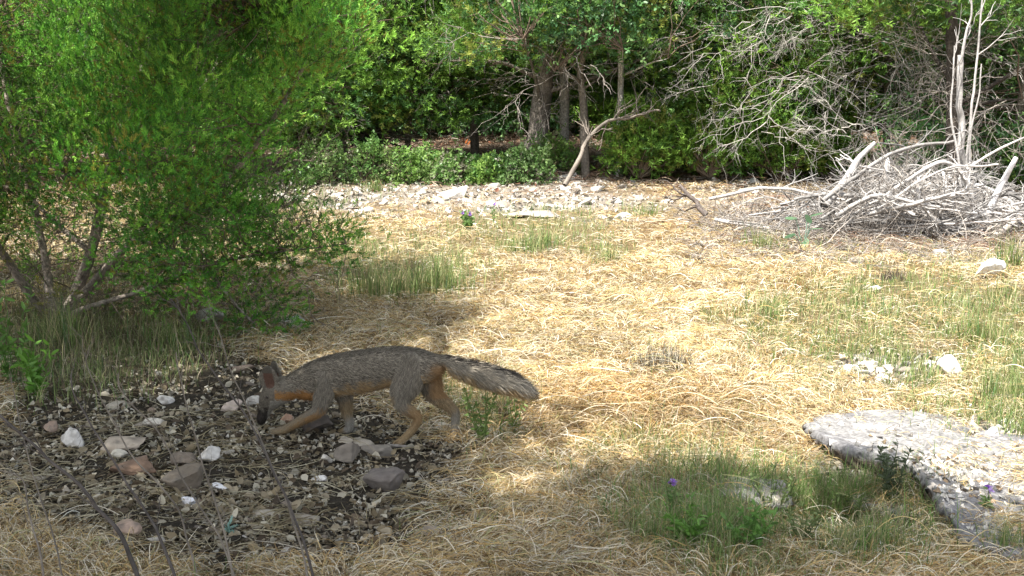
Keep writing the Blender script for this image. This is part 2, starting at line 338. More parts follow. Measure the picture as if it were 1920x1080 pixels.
def one_rock(label, px, py, w, h, c=(0.6, 0.57, 0.52), seed=1, d=0.8, stain=0.6, sub=4, group=None, name='rock', cat='rock', rz=None, tilt=0.0):
    """rock whose base sits at photo (px,py), w x h photo pixels"""
    g = G(px, py); s = FOC/np.dot(g-np.array([0, 0, CAM_H]), FW); sx = w/s/2; sz = h/s
    V, F = rock_mesh(seed, sub); C = rock_cols(V, c, seed, stain)
    V = V*(1+0.10*(vnoise(V*4.5+seed, seed+2)-.5)+0.07*(vnoise(V*11+seed, seed+7)-.5))[:, None]; V = V*np.array([sx, sx*d, sz*0.62]); a = 0 if rz is None else rz
    R = np.array([[math.cos(a), -math.sin(a), 0], [math.sin(a), math.cos(a), 0], [0, 0, 1]]); V = V@R.T
    V[:, 2] += tilt*V[:, 0]
    o = obj(name, V+g+[0, 0, sz*0.36], F, M_ROCK, C, origin=g); tag(o, label, cat, group); ROCKS.append(o); return o
W_, GR_, PK_ = (0.62, 0.6, 0.56), (0.42, 0.40, 0.38), (0.42, 0.31, 0.24)
spec = [
 ('white blocky limestone rock with rounded corners in front of the thin stems', 393, 868, 44, 34, W_, 21, .9),
 ('white split rock standing behind the grey stick at lower left', 138, 838, 48, 40, W_, 22, .9),
 ('reddish brown lump of rock left of the white split rock', 100, 812, 34, 26, PK_, 23, .9),
 ('wide low tan rock lying beside the thin weed stems', 225, 842, 90, 30, (0.45, 0.38, 0.3), 24, .8),
 ('pale rounded stone in front of the wide low tan rock', 228, 858, 40, 18, (0.62, 0.58, 0.48), 25, .8),
 ('flat white stone lying near the soil edge under the juniper', 316, 758, 46, 18, W_, 26, .7),
 ('long pale flat stone below the juniper shade', 290, 800, 52, 18, (0.62, 0.58, 0.5), 27, .6),
 ('pinkish tan flat rock at the bottom left edge of the soil', 232, 1005, 66, 42, PK_, 28, .9),
 ('small bright white stone at the foot of the long dark stem', 354, 946, 28, 20, (0.8, 0.8, 0.82), 29, .9),
 ('thin white sliver of stone right of the small bright stone', 412, 918, 34, 14, (0.8, 0.8, 0.8), 30, .5),
 ('small cream stone on the dark soil below the fox forepaw', 610, 868, 32, 20, (0.66, 0.62, 0.54), 31, .8),
 ('narrow white stone flake on the soil below the fox', 602, 904, 40, 12, (0.78, 0.76, 0.72), 32, .5),
 ('pale pink stone beside the fox muzzle', 436, 772, 44, 24, (0.5, 0.42, 0.36), 33, .8),
 ('flat pale stone standing behind the fox muzzle', 478, 760, 34, 18, (0.52, 0.5, 0.45), 34, .8),
 ('reddish stone just under the fox chin', 536, 795, 30, 24, (0.5, 0.32, 0.22), 35, .7),
 ('dark grey lumpy rock between the fox forelegs', 588, 806, 70, 32, (0.12, 0.10, 0.085), 36, .8),
 ('mottled grey rock beneath the straight foreleg of the fox', 655, 868, 56, 44, (0.24, 0.21, 0.175), 37, .8),
 ('long grey knobbly rock under the near hind paw', 715, 850, 84, 24, (0.26, 0.235, 0.2), 38, .6),
 ('large dark grey weathered rock at the straw edge below the fox', 715, 920, 96, 58, (0.16, 0.14, 0.125), 39, .9),
 ('brown crumbly rock in the middle of the soil patch', 250, 892, 110, 40, (0.24, 0.16, 0.11), 40, .8),
 ('grey brown rock right of the crumbly brown rock', 350, 915, 90, 48, (0.2, 0.165, 0.125), 41, .8),
 ('grey stone beside the white blocky rock', 345, 870, 56, 36, (0.22, 0.18, 0.14), 42, .8),
 ('pale rock lying half in the juniper shade', 385, 605, 70, 28, (0.5, 0.47, 0.42), 43, .8),
 ('flat pale rock bare in the straw at the shade edge', 548, 612, 80, 26, (0.66, 0.64, 0.62), 44, .8),
 ('white topped boulder with a dark front near the right brush', 1850, 520, 62, 40, (0.82, 0.8, 0.78), 45, .8),
 ('white angular rock in the green grass at right', 1785, 705, 52, 42, (0.8, 0.78, 0.74), 46, .9),
 ('small flat white stone left of the angular white rock', 1632, 690, 46, 16, (0.76, 0.73, 0.68), 47, .6),
 ('pale stone sliver at the straw edge in the right grass', 1588, 693, 44, 14, (0.74, 0.72, 0.68), 48, .5),
 ('round white stone at the back edge of the limestone slab', 1862, 828, 42, 30, (0.8, 0.78, 0.75), 49, .9),
 ('small white stone lying on the slab beside a brown leaf', 1880, 868, 36, 22, (0.8, 0.78, 0.75), 50, .9),
 ('rounded pale stone at the bottom edge below the slabs', 1790, 1012, 34, 20, (0.66, 0.62, 0.56), 51, .9),
 ('low grey rock half hidden in the weeds before the straw', 1385, 935, 190, 44, (0.22, 0.215, 0.21), 52, .7),
 ('white stone in the rubble above the purple flowers', 850, 372, 58, 26, (0.8, 0.78, 0.74), 53, .8),
 ('long flat pale bedrock ledge above the straw', 1010, 406, 130, 9, (0.36, 0.34, 0.31), 54, .7),
 ('small grey stone near the foot of the right brush heap', 1768, 480, 36, 20, (0.5, 0.5, 0.5), 55, .8),
 ('white stone in the straw at right of the green clump', 1640, 545, 30, 12, (0.78, 0.76, 0.72), 56, .7),
 ('tan rounded rock at the bottom edge below the soil', 812, 1012, 60, 34, (0.35, 0.3, 0.24), 57, .8),
]
for s in spec: one_rock(*s)
TPL = []
for k in range(10):
    V, F = rock_mesh(100+k, 2, 1.0); c = [(0.6, 0.58, 0.54), (0.5, 0.47, 0.42), (0.42, 0.39, 0.35), (0.56, 0.53, 0.48), (0.36, 0.32, 0.27)][k % 5]
    TPL.append(mesh_data('rock', V*[1, 0.85, 0.6], F, M_ROCK, rock_cols(V, c, k, 0.4)))
DARKT = []
for k in range(6):
    V, F = rock_mesh(200+k, 2, 1.0); c = [(0.3, 0.25, 0.2), (0.42, 0.37, 0.3), (0.2, 0.17, 0.14), (0.5, 0.45, 0.37), (0.34, 0.26, 0.2), (0.6, 0.56, 0.5)][k]
    DARKT.append(mesh_data('rock', V*[1, 0.85, 0.6], F, M_ROCK, rock_cols(V, c, k, 0.5)))
def strew(n, key, label, group, tpl, s0, s1, cat='rock', name='rock', test=None, **kw):
    g, z = pick(n*12, key, 1.5, **kw)
    if test is not None: k = test(z); g = g[k]
    g = g[:n]
    for p in g:
        o = bpy.data.objects.new(name, tpl[rng.integers(len(tpl))]); COL.objects.link(o)
        s = s0*(s1/s0)**(rng.uniform()**1.6); o.scale = (s, s, s*rng.uniform(0.4, 0.95)); o.location = (p[0], p[1], p[2]+s*0.03)
        o.rotation_euler = (rng.normal(0, 0.25), rng.normal(0, 0.25), rng.uniform(0, 6.28))
        px, py = proj(p); mid = math.sqrt(s0*s1)*0.9; size = 'larger' if s > mid else 'smaller'
        if group.startswith('rocks of'): where = 'at the juniper end' if px < 660 else 'in the left half' if px < 800 else 'in the middle' if px < 950 else 'in the right half' if px < 1120 else 'at the brush end'; lab = '%s pale limestone rock %s of the sunlit rubble strip' % (size, where)
        elif group.startswith('small stones'): where = 'in front of the juniper grass' if py < 790 and px < 430 else 'right under the fox' if px > 430 and py < 870 else 'among the dark weed stems at left' if px < 300 else 'below the white blocky rock' if px < 520 else 'below the fox near the straw edge'; lab = '%s pale brown stone on the dark soil %s' % (size, where)
        else: lab = '%s %s' % (size, label.replace('small ', ''))
        tag(o, lab, cat, group)
strew(185, 'rub', 'pale limestone rock in the sunlit rubble strip before the trees', 'rocks of the rubble strip', TPL, 0.04, 0.14, lo=308, hi=410, x0=450, x1=1420)
strew(22, 'rub', 'small white limestone chunk among the pebbles right of the straw', 'white chunks at the right', TPL, 0.02, 0.06, lo=640, hi=760, x0=1500, x1=1950)
strew(22, 'rub', 'small white limestone piece on the ground beside the lower slab', 'white pieces by the slab', TPL, 0.015, 0.05, lo=900, hi=1080, x0=1640, x1=1980)
strew(75, 'soil', 'small pale brown stone scattered on the dark soil near the fox', 'small stones on the dark soil', DARKT, 0.014, 0.055, lo=690, hi=1080, x0=0, x1=900)
# crumbs too small to count
def crumbs(n, key, s0, s1, cs, ws, pw=1.0, **kw):
    g, z = pick(n, key, pw, **kw); N = len(g)
    tv = np.array([[1, 0, -.3], [-.4, .8, -.3], [-.5, -.7, -.3], [.2, .15, .7], [.9, .7, 0]], float); tf = np.array([[0, 1, 3], [1, 2, 3], [2, 0, 3], [0, 4, 1], [0, 3, 4], [4, 3, 1]])
    s = rng.uniform(s0, s1, N)*(1+0.08*np.maximum(g[:, 1]-3, 0)); ax = norm(rng.normal(size=(N, 3))*[1, 1, 0.5])
    return scatter(tv, tf, g+[0, 0, 0.003], ax, s, pal(N, cs, ws, 0.2))
V, F, C = merge([crumbs(42000, 'soil', 0.002, 0.013, [(0.5, 0.46, 0.37), (0.28, 0.24, 0.17), (0.12, 0.10, 0.07), (0.62, 0.59, 0.5)], [2.5, 3, 4, 1.6], lo=560),
                 crumbs(60000, 'rub', 0.006, 0.028, [(.6, .58, .54), (0.5, 0.46, 0.4), (0.35, 0.3, 0.25)], [4, 3, 3], lo=305),
                 crumbs(3000, 'straw', 0.003, 0.008, [W_, (0.3, 0.2, 0.12)], [1, 1], lo=420)])
tag(obj('gravel', V, F, M_ROCK, C), 'small stone chips and clods strewn over the dark soil and rubble', 'gravel', kind='stuff')
# leaf litter: curled dead leaves
def leaf_litter(n, key, s0, s1, cs, **kw):
    g, z = pick(n, key, 1.0, **kw); N = len(g); ax = norm(rng.normal(size=(N, 3))*[1, 1, 0.35])
    return scatter(LEAF[0]*[1, 1.1, 2.5], LEAF[1], g+[0, 0, 0.008], ax, rng.uniform(s0, s1, N), pal(N, cs, [1]*len(cs), 0.2))
V, F, C = merge([leaf_litter(9000, 'soil', 0.015, 0.042, [(0.26, 0.21, 0.13), (0.40, 0.34, 0.24), (0.12, 0.09, 0.06), (0.5, 0.46, 0.36)], lo=560),
                 leaf_litter(14000, 'litter', 0.03, 0.08, [(0.24, 0.11, 0.07), (0.30, 0.2, 0.13), (0.17, 0.11, 0.075), (0.40, 0.32, 0.24)], lo=240, hi=420)])
tag(obj('leaf_litter', V, F, M_STRAW, C), 'curled brown dead leaves covering the soil and the ground under the trees', 'leaves', kind='stuff')

# ---------------------------------------------------------------- limestone slabs
CH = []
def slab(name, label, outline, z_top, thick, seed, c=(0.22, 0.217, 0.215), under=0.10, tilt=(0, 0)):
    pts = np.array([G(px, py)[:2] for px, py in outline]); cen = pts.mean(0); n = 320
    pl = np.vstack([pts, pts[:1]]); tt = np.linspace(0, len(pts), n+1)[:-1]; loop = 0.5*smooth_path(pl, n+1)[:-1]+0.5*np.stack([np.interp(tt, np.arange(len(pl)), pl[:, 0]), np.interp(tt, np.arange(len(pl)), pl[:, 1])], 1)
    rad = np.linspace(0, 1, 70)[1:]
    V = [np.array([[cen[0], cen[1]]])]+[cen+(loop-cen)*r for r in rad]; V = np.vstack(V)
    h0 = float(height(cen[0], cen[1])); edge = np.concatenate([[0], np.repeat(rad, n)])
    jag = ((n2(V[:, 0], V[:, 1], 14, seed)-0.5)*0.05+(n2(V[:, 0], V[:, 1], 45, seed)-0.5)*0.022+(n2(V[:, 0], V[:, 1], 100, seed)-0.5)*0.012)*edge**10; V = V+norm(V-cen+1e-6)*jag[:, None]
    z = h0+z_top+tilt[0]*(V[:, 0]-cen[0])+tilt[1]*(V[:, 1]-cen[1])+0.03*(n2(V[:, 0], V[:, 1], 3.5, seed)-0.5)+0.010*(n2(V[:, 0], V[:, 1], 9, seed+1)-0.5)+0.0025*(n2(V[:, 0], V[:, 1], 40, seed+2)-0.5)
    z = z-0.012*np.clip((edge-0.95)/0.05, 0, 1)**2+0.003*(n2(V[:, 0], V[:, 1], 110, seed+3)-0.5)-0.022*np.clip(0.035-np.abs(n2(V[:, 0], V[:, 1], 3.4, seed+6)-0.5), 0, 1)/0.035
    if seed == 61:
        ppx, ppy = proj(np.column_stack([V, z])); z = z-0.055*np.clip((ppx-1690)/120, 0, 1)*np.clip((ppy-850)/80, 0, 1)
    top = np.column_stack([V, z]); ring = top[-n:]; rings = [top]; off = len(top)
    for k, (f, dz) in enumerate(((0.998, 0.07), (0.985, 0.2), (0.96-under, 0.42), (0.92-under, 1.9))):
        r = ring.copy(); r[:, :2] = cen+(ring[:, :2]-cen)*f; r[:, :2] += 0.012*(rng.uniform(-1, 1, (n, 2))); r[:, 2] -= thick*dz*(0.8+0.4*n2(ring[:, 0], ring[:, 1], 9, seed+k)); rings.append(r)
    Vt = np.vstack(rings); F3 = np.array([[0, 1+i, 1+(i+1) % n] for i in range(n)]); F4 = []
    m = len(rad)+4
    for k in range(m-1):
        a = 1+k*n+np.arange(n); b2 = 1+k*n+(np.arange(n)+1) % n; F4.append(np.stack([a, a+n, b2+n, b2], 1))
    F4 = np.vstack(F4); nn = n2(Vt[:, 0], Vt[:, 1], 5, seed+9); mm = n2(Vt[:, 0], Vt[:, 1], 30, seed+4)
    C = np.array(c)[None]*(0.82+0.36*mm[:, None]); s = np.clip((nn-0.45)*3, 0, 1)[:, None]*0.45; C = C*(1-s)+np.array([0.10, 0.10, 0.115])*s; w = np.clip((mm-0.62)*5, 0, 1)[:, None]*.6; C = C*(1-w)+np.array([.38, .37, .35])*w
    cr = np.clip(0.022-np.abs(n2(Vt[:, 0], Vt[:, 1], 3.4, seed+6)-0.5), 0, 1)/0.022; C = C*(1-0.6*cr[:, None])
    C[off+n:] = np.array([0.15, 0.12, 0.09])*(0.8+0.5*mm[off+n:, None])  # undercut sides painted darker, standing in for the shade beneath the lip
    # chips and straw bits lying on the stone
    k = rng.integers(0, len(top), 1500); ppx, ppy = proj(top[k]); kk = rng.uniform(size=len(k)) < blob(ppx, ppy, 1790, 900, 190, 40)+0.12+0.5*blob(ppx, ppy, 1850, 1010, 160, 35); L = top[k][kk]+[0, 0, .002]; tv = np.array([[1, 0, -.3], [-.4, .8, -.3], [-.5, -.7, -.3], [.2, .15, .7]]); CH.append(scatter(tv, np.array([[0, 1, 3], [1, 2, 3], [2, 0, 3]]), L, norm(rng.normal(size=(len(L), 3))*[1, 1, .3]), rng.uniform(.004, .018, len(L)), pal(len(L), [W_, (0.4, 0.37, 0.33), (0.3, 0.22, 0.14)], [4, 2, 1])))
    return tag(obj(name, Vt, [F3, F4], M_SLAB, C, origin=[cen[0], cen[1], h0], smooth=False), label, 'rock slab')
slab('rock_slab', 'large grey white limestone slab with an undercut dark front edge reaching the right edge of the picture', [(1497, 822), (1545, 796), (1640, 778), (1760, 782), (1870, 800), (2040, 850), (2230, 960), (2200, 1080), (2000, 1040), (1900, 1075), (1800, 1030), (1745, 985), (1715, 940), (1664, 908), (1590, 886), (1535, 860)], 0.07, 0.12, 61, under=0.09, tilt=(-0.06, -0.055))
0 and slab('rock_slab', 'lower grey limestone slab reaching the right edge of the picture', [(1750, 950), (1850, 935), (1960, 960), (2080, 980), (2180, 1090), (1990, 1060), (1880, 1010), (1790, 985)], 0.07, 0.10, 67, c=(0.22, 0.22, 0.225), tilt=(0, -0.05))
slab('rock_slab', 'small grey slab tucked under the dark overhang', [(1590, 925), (1660, 910), (1735, 935), (1750, 985), (1660, 985), (1600, 965)], 0.03, 0.07, 71, c=(0.45, 0.44, 0.42))

V, F, C = merge(CH); tag(obj('stone_chips', V, F, M_ROCK, C), 'small chips of stone lying on the grey limestone slabs', 'chips', kind='stuff')
# ---------------------------------------------------------------- branches, twigs and trees
def nearest(Q, S):
    out = np.empty(len(Q), int)
    for i in range(0, len(Q), 2000):
        out[i:i+2000] = ((Q[i:i+2000, None, :]-S[None])**2).sum(-1).argmin(1)
    return out
def arcs(A, B, K=5, sag=0.12, wig=0.05):
    """gently crooked paths from A to B"""
    N = len(A); L = np.linalg.norm(B-A, axis=1); t = np.linspace(0, 1, K)
    off = norm(rng.normal(size=(N, 3))+[0, 0, 0.6])*(L*sag)[:, None]
    Pn = A[:, None]*(1-t)[None, :, None]+B[:, None]*t[None, :, None]+off[:, None]*np.sin(PI*t)[None, :, None]
    Pn[:, 1:-1] += rng.normal(size=(N, K-2, 3))*(L*wig)[:, None, None]
    return Pn
def limb_tubes(limbs, sides=8, n=28):
    """limbs: list of (points (M,3), r0, r1)"""
    parts, skel = [], []
    for pts, r0, r1 in limbs:
        p = smooth_path(pts, n); w = (vnoise(p*3.1, 4)-0.5)[:, None]*0.03; p = p+w
        r = np.linspace(0, 1, n); r = r0*(1-r)**0.8+r1*(1-(1-r)**0.8)
        V, F = tubes(p[None], r[None], sides, 0.14); parts.append((V, F)); skel.append(p)
    return parts, np.vstack(skel)
def twigs_recursive(start, dirs, L, r, depth, spread=0.7, kids=4, K=5, grav=0.0):
    """crooked dead twigs; returns list of (P,R)"""
    out = []; N = len(start)
    t = np.linspace(0, 1, K); d = norm(dirs); side = norm(rng.normal(size=(N, 3))); bend = rng.normal(0, 0.28, N)
    Pn = start[:, None]+(d[:, None]*t[None, :, None]+side[:, None]*(bend[:, None]*t[None]**2)[..., None])*L[:, None, None]
    Pn[:, 1:] += rng.normal(size=(N, K-1, 3))*(L*0.035)[:, None, None]; Pn[..., 2] -= grav*(t**2)[None]*L[:, None]
    out.append((Pn, r[:, None]*np.linspace(1, 0.35, K)[None]))
    if depth > 0:
        i = np.repeat(np.arange(N), kids); tt = rng.uniform(0.2, 0.95, len(i)); a = np.minimum((tt*(K-1)).astype(int), K-2); f = (tt*(K-1)-a)[:, None]
        s = Pn[i, a]*(1-f)+Pn[i, a+1]*f; td = norm(Pn[i, a+1]-Pn[i, a]); nd = norm(td+norm(rng.normal(size=(len(i), 3)))*spread)
        out += twigs_recursive(s, nd, L[i]*rng.uniform(0.35, 0.65, len(i)), r[i]*0.55, depth-1, spread, kids, K, grav)
    return out
def twig_mesh(lst, col, sides=3, jit=0.2):
    parts = []
    for Pn, R in lst:
        V, F = tubes(Pn, R, sides); c = np.array(col)*(1+rng.normal(0, jit, (len(Pn), 1))); parts.append((V, F, np.repeat(c, Pn.shape[1]*sides, 0)))
    return merge(parts)
def crown_part(parent, centers, skel, spr, per, rad, size, cs, ws, up=0.3, out_c=None, twig_r=0.004, twigc=(0.16, 0.12, 0.09), mat=None, flat=1.0, hole=0.0, name='crown', dark=None):
    """foliage clumps round the given centres, each joined to the skeleton by a twig"""
    n = len(centers); idx = np.repeat(np.arange(n), per)
    off = rng.normal(size=(len(idx), 3))*rad[idx][:, None]*[1, 1, flat]*0.5; L = centers[idx]+off
    oc = (centers.mean(0) if out_c is None else out_c)
    ax = norm(off)*0.8+norm(L-oc)*0.6+[0, 0, up]+rng.normal(size=(len(idx), 3))*0.45
    base = (pal(n, cs, ws, 0.14)*(0.6+0.8*vnoise(centers*2.3, 19))[:, None])[idx]; c = base*(1+rng.normal(0, 0.17, (len(idx), 1)))
    V, F, C = scatter(spr[0], spr[1], L, ax, size*rng.uniform(0.6, 1.35, len(idx)), c, 0.12)
    obj(name, V, F, mat or M_LEAF, C, parent=parent)
    j = nearest(centers, skel); A = arcs(skel[j], centers, 6, 0.1, 0.04); rr = twig_r*(1+np.linalg.norm(centers-skel[j], axis=1)*1.2)
    m = rng.uniform(size=n) < 0.7; A = A[m]; rr = rr[m]
    V, F = tubes(A, rr[:, None]*np.linspace(1, 0.3, 6)[None], 4); return V, F, np.broadcast_to(np.array(twigc), (len(V), 3))
def bark_cols(V, c, seed=0):
    n = vnoise(V*[9, 9, 3], seed); m = vnoise(V*[60, 60, 6], seed+3); return np.array(c)[None]*(0.35+0.5*n+0.75*m)[:, None]

# --- the big juniper at left
def build_juniper():
    g = G(120, 600); root = thing('juniper_tree', 'large bright green juniper filling the left side above the shaded soil', 'tree', g)
    D = g[1]
    def L(*p): return np.array([P(a, b, D+c) for a, b, c in p])
    limbs = [(L((118, 612, 0), (138, 560, .0), (165, 490, .02), (190, 400, 0), (205, 300, 0.05), (250, 180, .1), (300, 30, .15), (330, -200, .2)), 0.036, 0.018),
             (L((150, 560, 0), (185, 520, -.05), (250, 450, -.15), (330, 400, -.2), (430, 330, -.3), (520, 210, -.35), (600, 60, -.3)), 0.026, 0.008),
             (L((128, 590, 0), (180, 570, -.1), (260, 548, -.2), (330, 520, -.3), (420, 488, -.4), (520, 470, -.45), (650, 455, -.5)), 0.016, 0.003),
             (L((110, 600, 0), (95, 540, .1), (80, 480, .15), (60, 380, .2), (30, 250, .2), (-10, 60, .2)), 0.028, 0.010),
             (L((112, 598, 0), (60, 560, -.1), (10, 480, -.25), (-60, 360, -.35), (-150, 200, -.3)), 0.026, 0.01),
             (L((195, 380, 0), (140, 340, -.1), (60, 300, -.2), (0, 200, -.3), (-60, 40, -.3)), 0.016, 0.006),
             (L((170, 470, 0), (110, 430, .2), (50, 370, .4), (0, 350, .6)), 0.016, 0.006),
             (L((215, 300, 0), (300, 240, .3), (400, 130, .5), (450, -50, .6)), 0.018, 0.007),
             (L((250, 450, -.15), (320, 470, -.25), (400, 520, -.35), (470, 600, -.45), (545, 665, -.5)), 0.012, 0.003),
             (L((330, 400, -.2), (400, 400, -.1), (470, 400, -.0), (560, 375, .1)), 0.010, 0.003),
             (L((190, 500, 0), (270, 480, .2), (330, 430, .35), (420, 370, .5), (500, 330, .6)), 0.014, 0.005),
             (L((250, 180, .1), (380, 100, -.3), (520, 20, -.5), (680, 60, -.5)), 0.012, 0.004)]
    tp, skel = limb_tubes(limbs, 8, 36)
    # clump centres inside the crown as the photo outlines it
    n = 11000; px = rng.uniform(-250, 760, n); py = rng.uniform(-420, 700, n); yy = D+rng.uniform(-1.15, 1.3, n)
    edge = np.interp(py, [-420, 0, 60, 100, 200, 260, 330, 400, 440, 470, 520, 600, 680], [500, 670, 700, 650, 575, 520, 480, 450, 560, 590, 500, 545, 530])
    low = np.interp(px, [-250, 0, 120, 200, 300, 400, 500, 600, 760], [470, 430, 400, 390, 410, 430, 440, 420, 300])
    dens = np.where(py < low-60, 1.0, np.where(py < low, 0.75, np.where((py < 520) & (px < 330), 0.2, 0.03))); dens = np.where(px > edge, 0, dens)
    dens = dens*np.clip((edge-px)/130+0.12, 0, 1)
    C0 = P(px, py, yy); nn = vnoise(C0*2.6+5, 51)*.65+vnoise(C0*6, 52)*.35; dens = dens*np.clip((nn-0.44)*9, 0.02, 1.5)
    deep = np.abs(yy-D)/1.25; dens = dens*np.where(py < 0, 0.35, 1)*np.clip(1.25-deep*0.5, 0, 1)
    cen = C0[rng.uniform(size=n) < dens]
    # sprays along the low drooping boughs
    extra = []
    for li, cnt, sp in ((2, 50, .045), (8, 11, .04), (9, 34, .06), (1, 44, .08), (10, 40, .1), (11, 110, .12)):
        p = smooth_path(limbs[li][0], 60)[22:]; q = p[rng.integers(len(p), size=cnt)]+rng.normal(size=(cnt, 3))*sp*[1, 1, 0.8]; extra.append(q)
    q = P(rng.uniform(450, 550, 20), rng.uniform(520, 670, 20), D-0.45+rng.uniform(-.15, .15, 20)); extra.append(q)
    q = P(rng.uniform(360, 600, 22), rng.uniform(400, 480, 22), D-0.4+rng.uniform(-.25, .25, 22)); extra.append(q)
    cen = np.vstack([cen]+extra)
    tw = crown_part(root, cen, skel, SPRAY, 25, np.full(len(cen), 0.125), 0.047, [(0.17, 0.42, 0.055), (0.26, 0.50, 0.07), (0.08, 0.25, 0.04), (0.26, 0.26, 0.05), (0.06, 0.14, 0.025)], [4, 3, 3, 1.3, 3], up=0.8, out_c=P(200, 300, D), twig_r=0.0022)
    parts = [(V, F, bark_cols(V, (0.30, 0.26, 0.22), 3)) for V, F in tp]+[tw]
    V, F, C = merge(parts); obj('trunk', V, F, M_BARK, C, parent=root)
    # bare dead twigs low inside
    st = skel[rng.integers(len(skel), size=420)]; st = st[proj(st)[1] > 300]
    d = norm(rng.normal(size=(len(st), 3))+[0.2, -0.2, 0.1]); lst = twigs_recursive(st, d, rng.uniform(0.2, 0.55, len(st)), rng.uniform(0.002, 0.004, len(st)), 2, 0.8, 4, 5)
    V, F, C = twig_mesh(lst, (0.17, 0.14, 0.11)); obj('dead_branches', V, F, M_TWIG, C, parent=root)
    return cen
build_juniper()

# --- trees at the edge of the clearing
CEDAR = ([(0.13, 0.26, 0.04), (0.18, 0.33, 0.05), (0.08, 0.18, 0.04), (0.20, 0.24, 0.05), (0.06, 0.14, 0.045)], [4, 3, 3, 1.5, 2])
OAK = ([(0.10, 0.24, 0.08), (0.16, 0.32, 0.08), (0.07, 0.17, 0.07), (0.2, 0.34, 0.12)], [3, 3, 3, 2])
def tree(px, Y, label, kind='cedar', path=None, r0=0.08, H=5.5, crown=(1.6, 0.5), n_cl=330, bark=(0.2, 0.17, 0.14), dead=30, deadcol=(0.42, 0.38, 0.34), group=None, limbs_n=9, dense=1.0, sz=1.0):
    x = (px-960)/FOC*Y*1.0; g = np.array([x, Y, float(height(np.array([x]), np.array([Y]))[0])])
    root = thing('cedar_tree' if kind == 'cedar' else 'oak_tree', label, 'tree', g, group)
    if path is None:
        lean = rng.normal(0, 0.25, 2); path = [g-[0, 0, .1], g+[lean[0]*.3, lean[1]*.3, H*0.25], g+[lean[0]*.8, lean[1]*.6, H*0.55], g+[lean[0], lean[1], H*0.9]]
    path = np.asarray(path, float); main = (path, r0, r0*0.35); sp = smooth_path(path, 30)
    limbs = [main]; R, low = crown
    for k in range(limbs_n):
        h = rng.integers(6, 28); s = sp[h]; a = rng.uniform(0, 2*PI); ln = R*rng.uniform(0.5, 0.95); d = np.array([math.cos(a), math.sin(a), rng.uniform(0.0, 0.6)])
        limbs.append((np.array([s, s+d*ln*0.45+[0, 0, 0.08], s+d*ln+[0, 0, rng.uniform(-.15, .3)]]), min(r0*0.33, .032), r0*0.06))
    tp, skel = limb_tubes(limbs, 8, 22)
    # visible lower crown gets most clumps
    n = int(n_cl*1.6); u = rng.uniform(0, 1, n)**1.7; z = low+(H-low)*u; f = np.sqrt(np.clip(1-((z-low)/(H-low)*1.02-0.25)**2/0.62, 0.05, 1)); a = rng.uniform(0, 2*PI, n); rr = R*f*np.sqrt(rng.uniform(0.1, 1, n))
    cx = np.interp(z+g[2], sp[:, 2], sp[:, 0]); cy = np.interp(z+g[2], sp[:, 2], sp[:, 1])
    cen = np.stack([cx+np.cos(a)*rr, cy+np.sin(a)*rr, g[2]+z], 1)
    k = vnoise(cen*1.15+px*0.013, 77) > 0.56-0.2*dense; cen = cen[k][:n_cl]
    cs, ws = CEDAR if kind == 'cedar' else OAK
    if kind == 'cedar': tw = crown_part(root, cen, skel, SPRAY_S, 19, np.full(len(cen), 0.30), 0.135*sz, cs, ws, up=0.5, out_c=g+[0, 0, H*.4], twig_r=0.004, flat=0.6)
    else: tw = crown_part(root, cen, skel, LEAVES, 17, np.full(len(cen), 0.30), 0.09*sz, cs, ws, up=0.1, out_c=g+[0, 0, H*.4], twig_r=0.004, mat=M_BROAD)
    V, F, C = merge([(V, F, bark_cols(V, bark, int(px) % 97)) for V, F in tp]+[tw]); obj('trunk', V, F, M_BARK, C, parent=root)
    if dead:
        lowsk = skel[skel[:, 2] < g[2]+3.2]; st = lowsk[rng.integers(len(lowsk), size=dead)]
        d = norm(rng.normal(size=(dead, 3))*[1, 1, 0.45]+[0, -0.55, -0.05])
        lst = twigs_recursive(st, d, rng.uniform(0.4, 1.1, dead), rng.uniform(0.004, 0.009, dead), 2, 0.85, 4, 6, 0.1)
        V, F, C = twig_mesh(lst, deadcol, 3, 0.3); obj('dead_branches', V, F, M_TWIG, C, parent=root)
    return root
def pth(Y, *p): return np.array([P(a, b, Y+c) for a, b, c in p])
gm = lambda px, Y: [(px-960)/FOC*Y, Y, float(height(np.array([(px-960)/FOC*Y]), np.array([Y]))[0])-.1]
tree(1000, 15.5, 'old cedar with the thickest ridged grey trunk at the back centre', path=np.vstack([gm(995, 15.5), pth(15.5, (1008, 245, 0), (1022, 120, 0), (1040, 20, 0.1), (1062, -120, .2), (1070, -350, .2))]), r0=0.155, bark=(0.17, 0.15, 0.13), dead=24, deadcol=(0.3, 0.27, 0.24), crown=(2.1, 1.6), n_cl=420)
tree(1163, 14.9, 'slim oak with pale lichen spotted trunk right of the thick cedar', 'oak', path=np.vstack([gm(1160, 14.9), pth(14.9, (1165, 165, 0), (1163, 90, 0), (1168, 40, 0), (1160, -120, 0), (1150, -300, 0))]), r0=0.05, bark=(0.5, 0.48, 0.44), crown=(1.5, 1.7), n_cl=280, dead=12)
tree(1095, 15, 'thin crooked grey tree between the thick cedar and the spotted oak', 'oak', path=np.vstack([gm(1098, 15), pth(15, (1095, 215, 0), (1088, 140, 0), (1098, 90, 0), (1112, 20, 0), (1120, -150, 0))]), r0=0.06, bark=(0.22, 0.19, 0.16), crown=(1.3, 1.8), n_cl=240, dead=8)
tree(1040, 15.9, 'pale leaning tree rising just behind the thick cedar', 'oak', path=np.vstack([gm(1062, 15.9), pth(15.9, (1056, 150, 0), (1050, 90, 0), (1060, 50, 0), (1076, -10, 0), (1095, -200, 0))]), r0=0.07, bark=(0.5, 0.46, 0.42), crown=(1.4, 2.0), n_cl=220, dead=8)
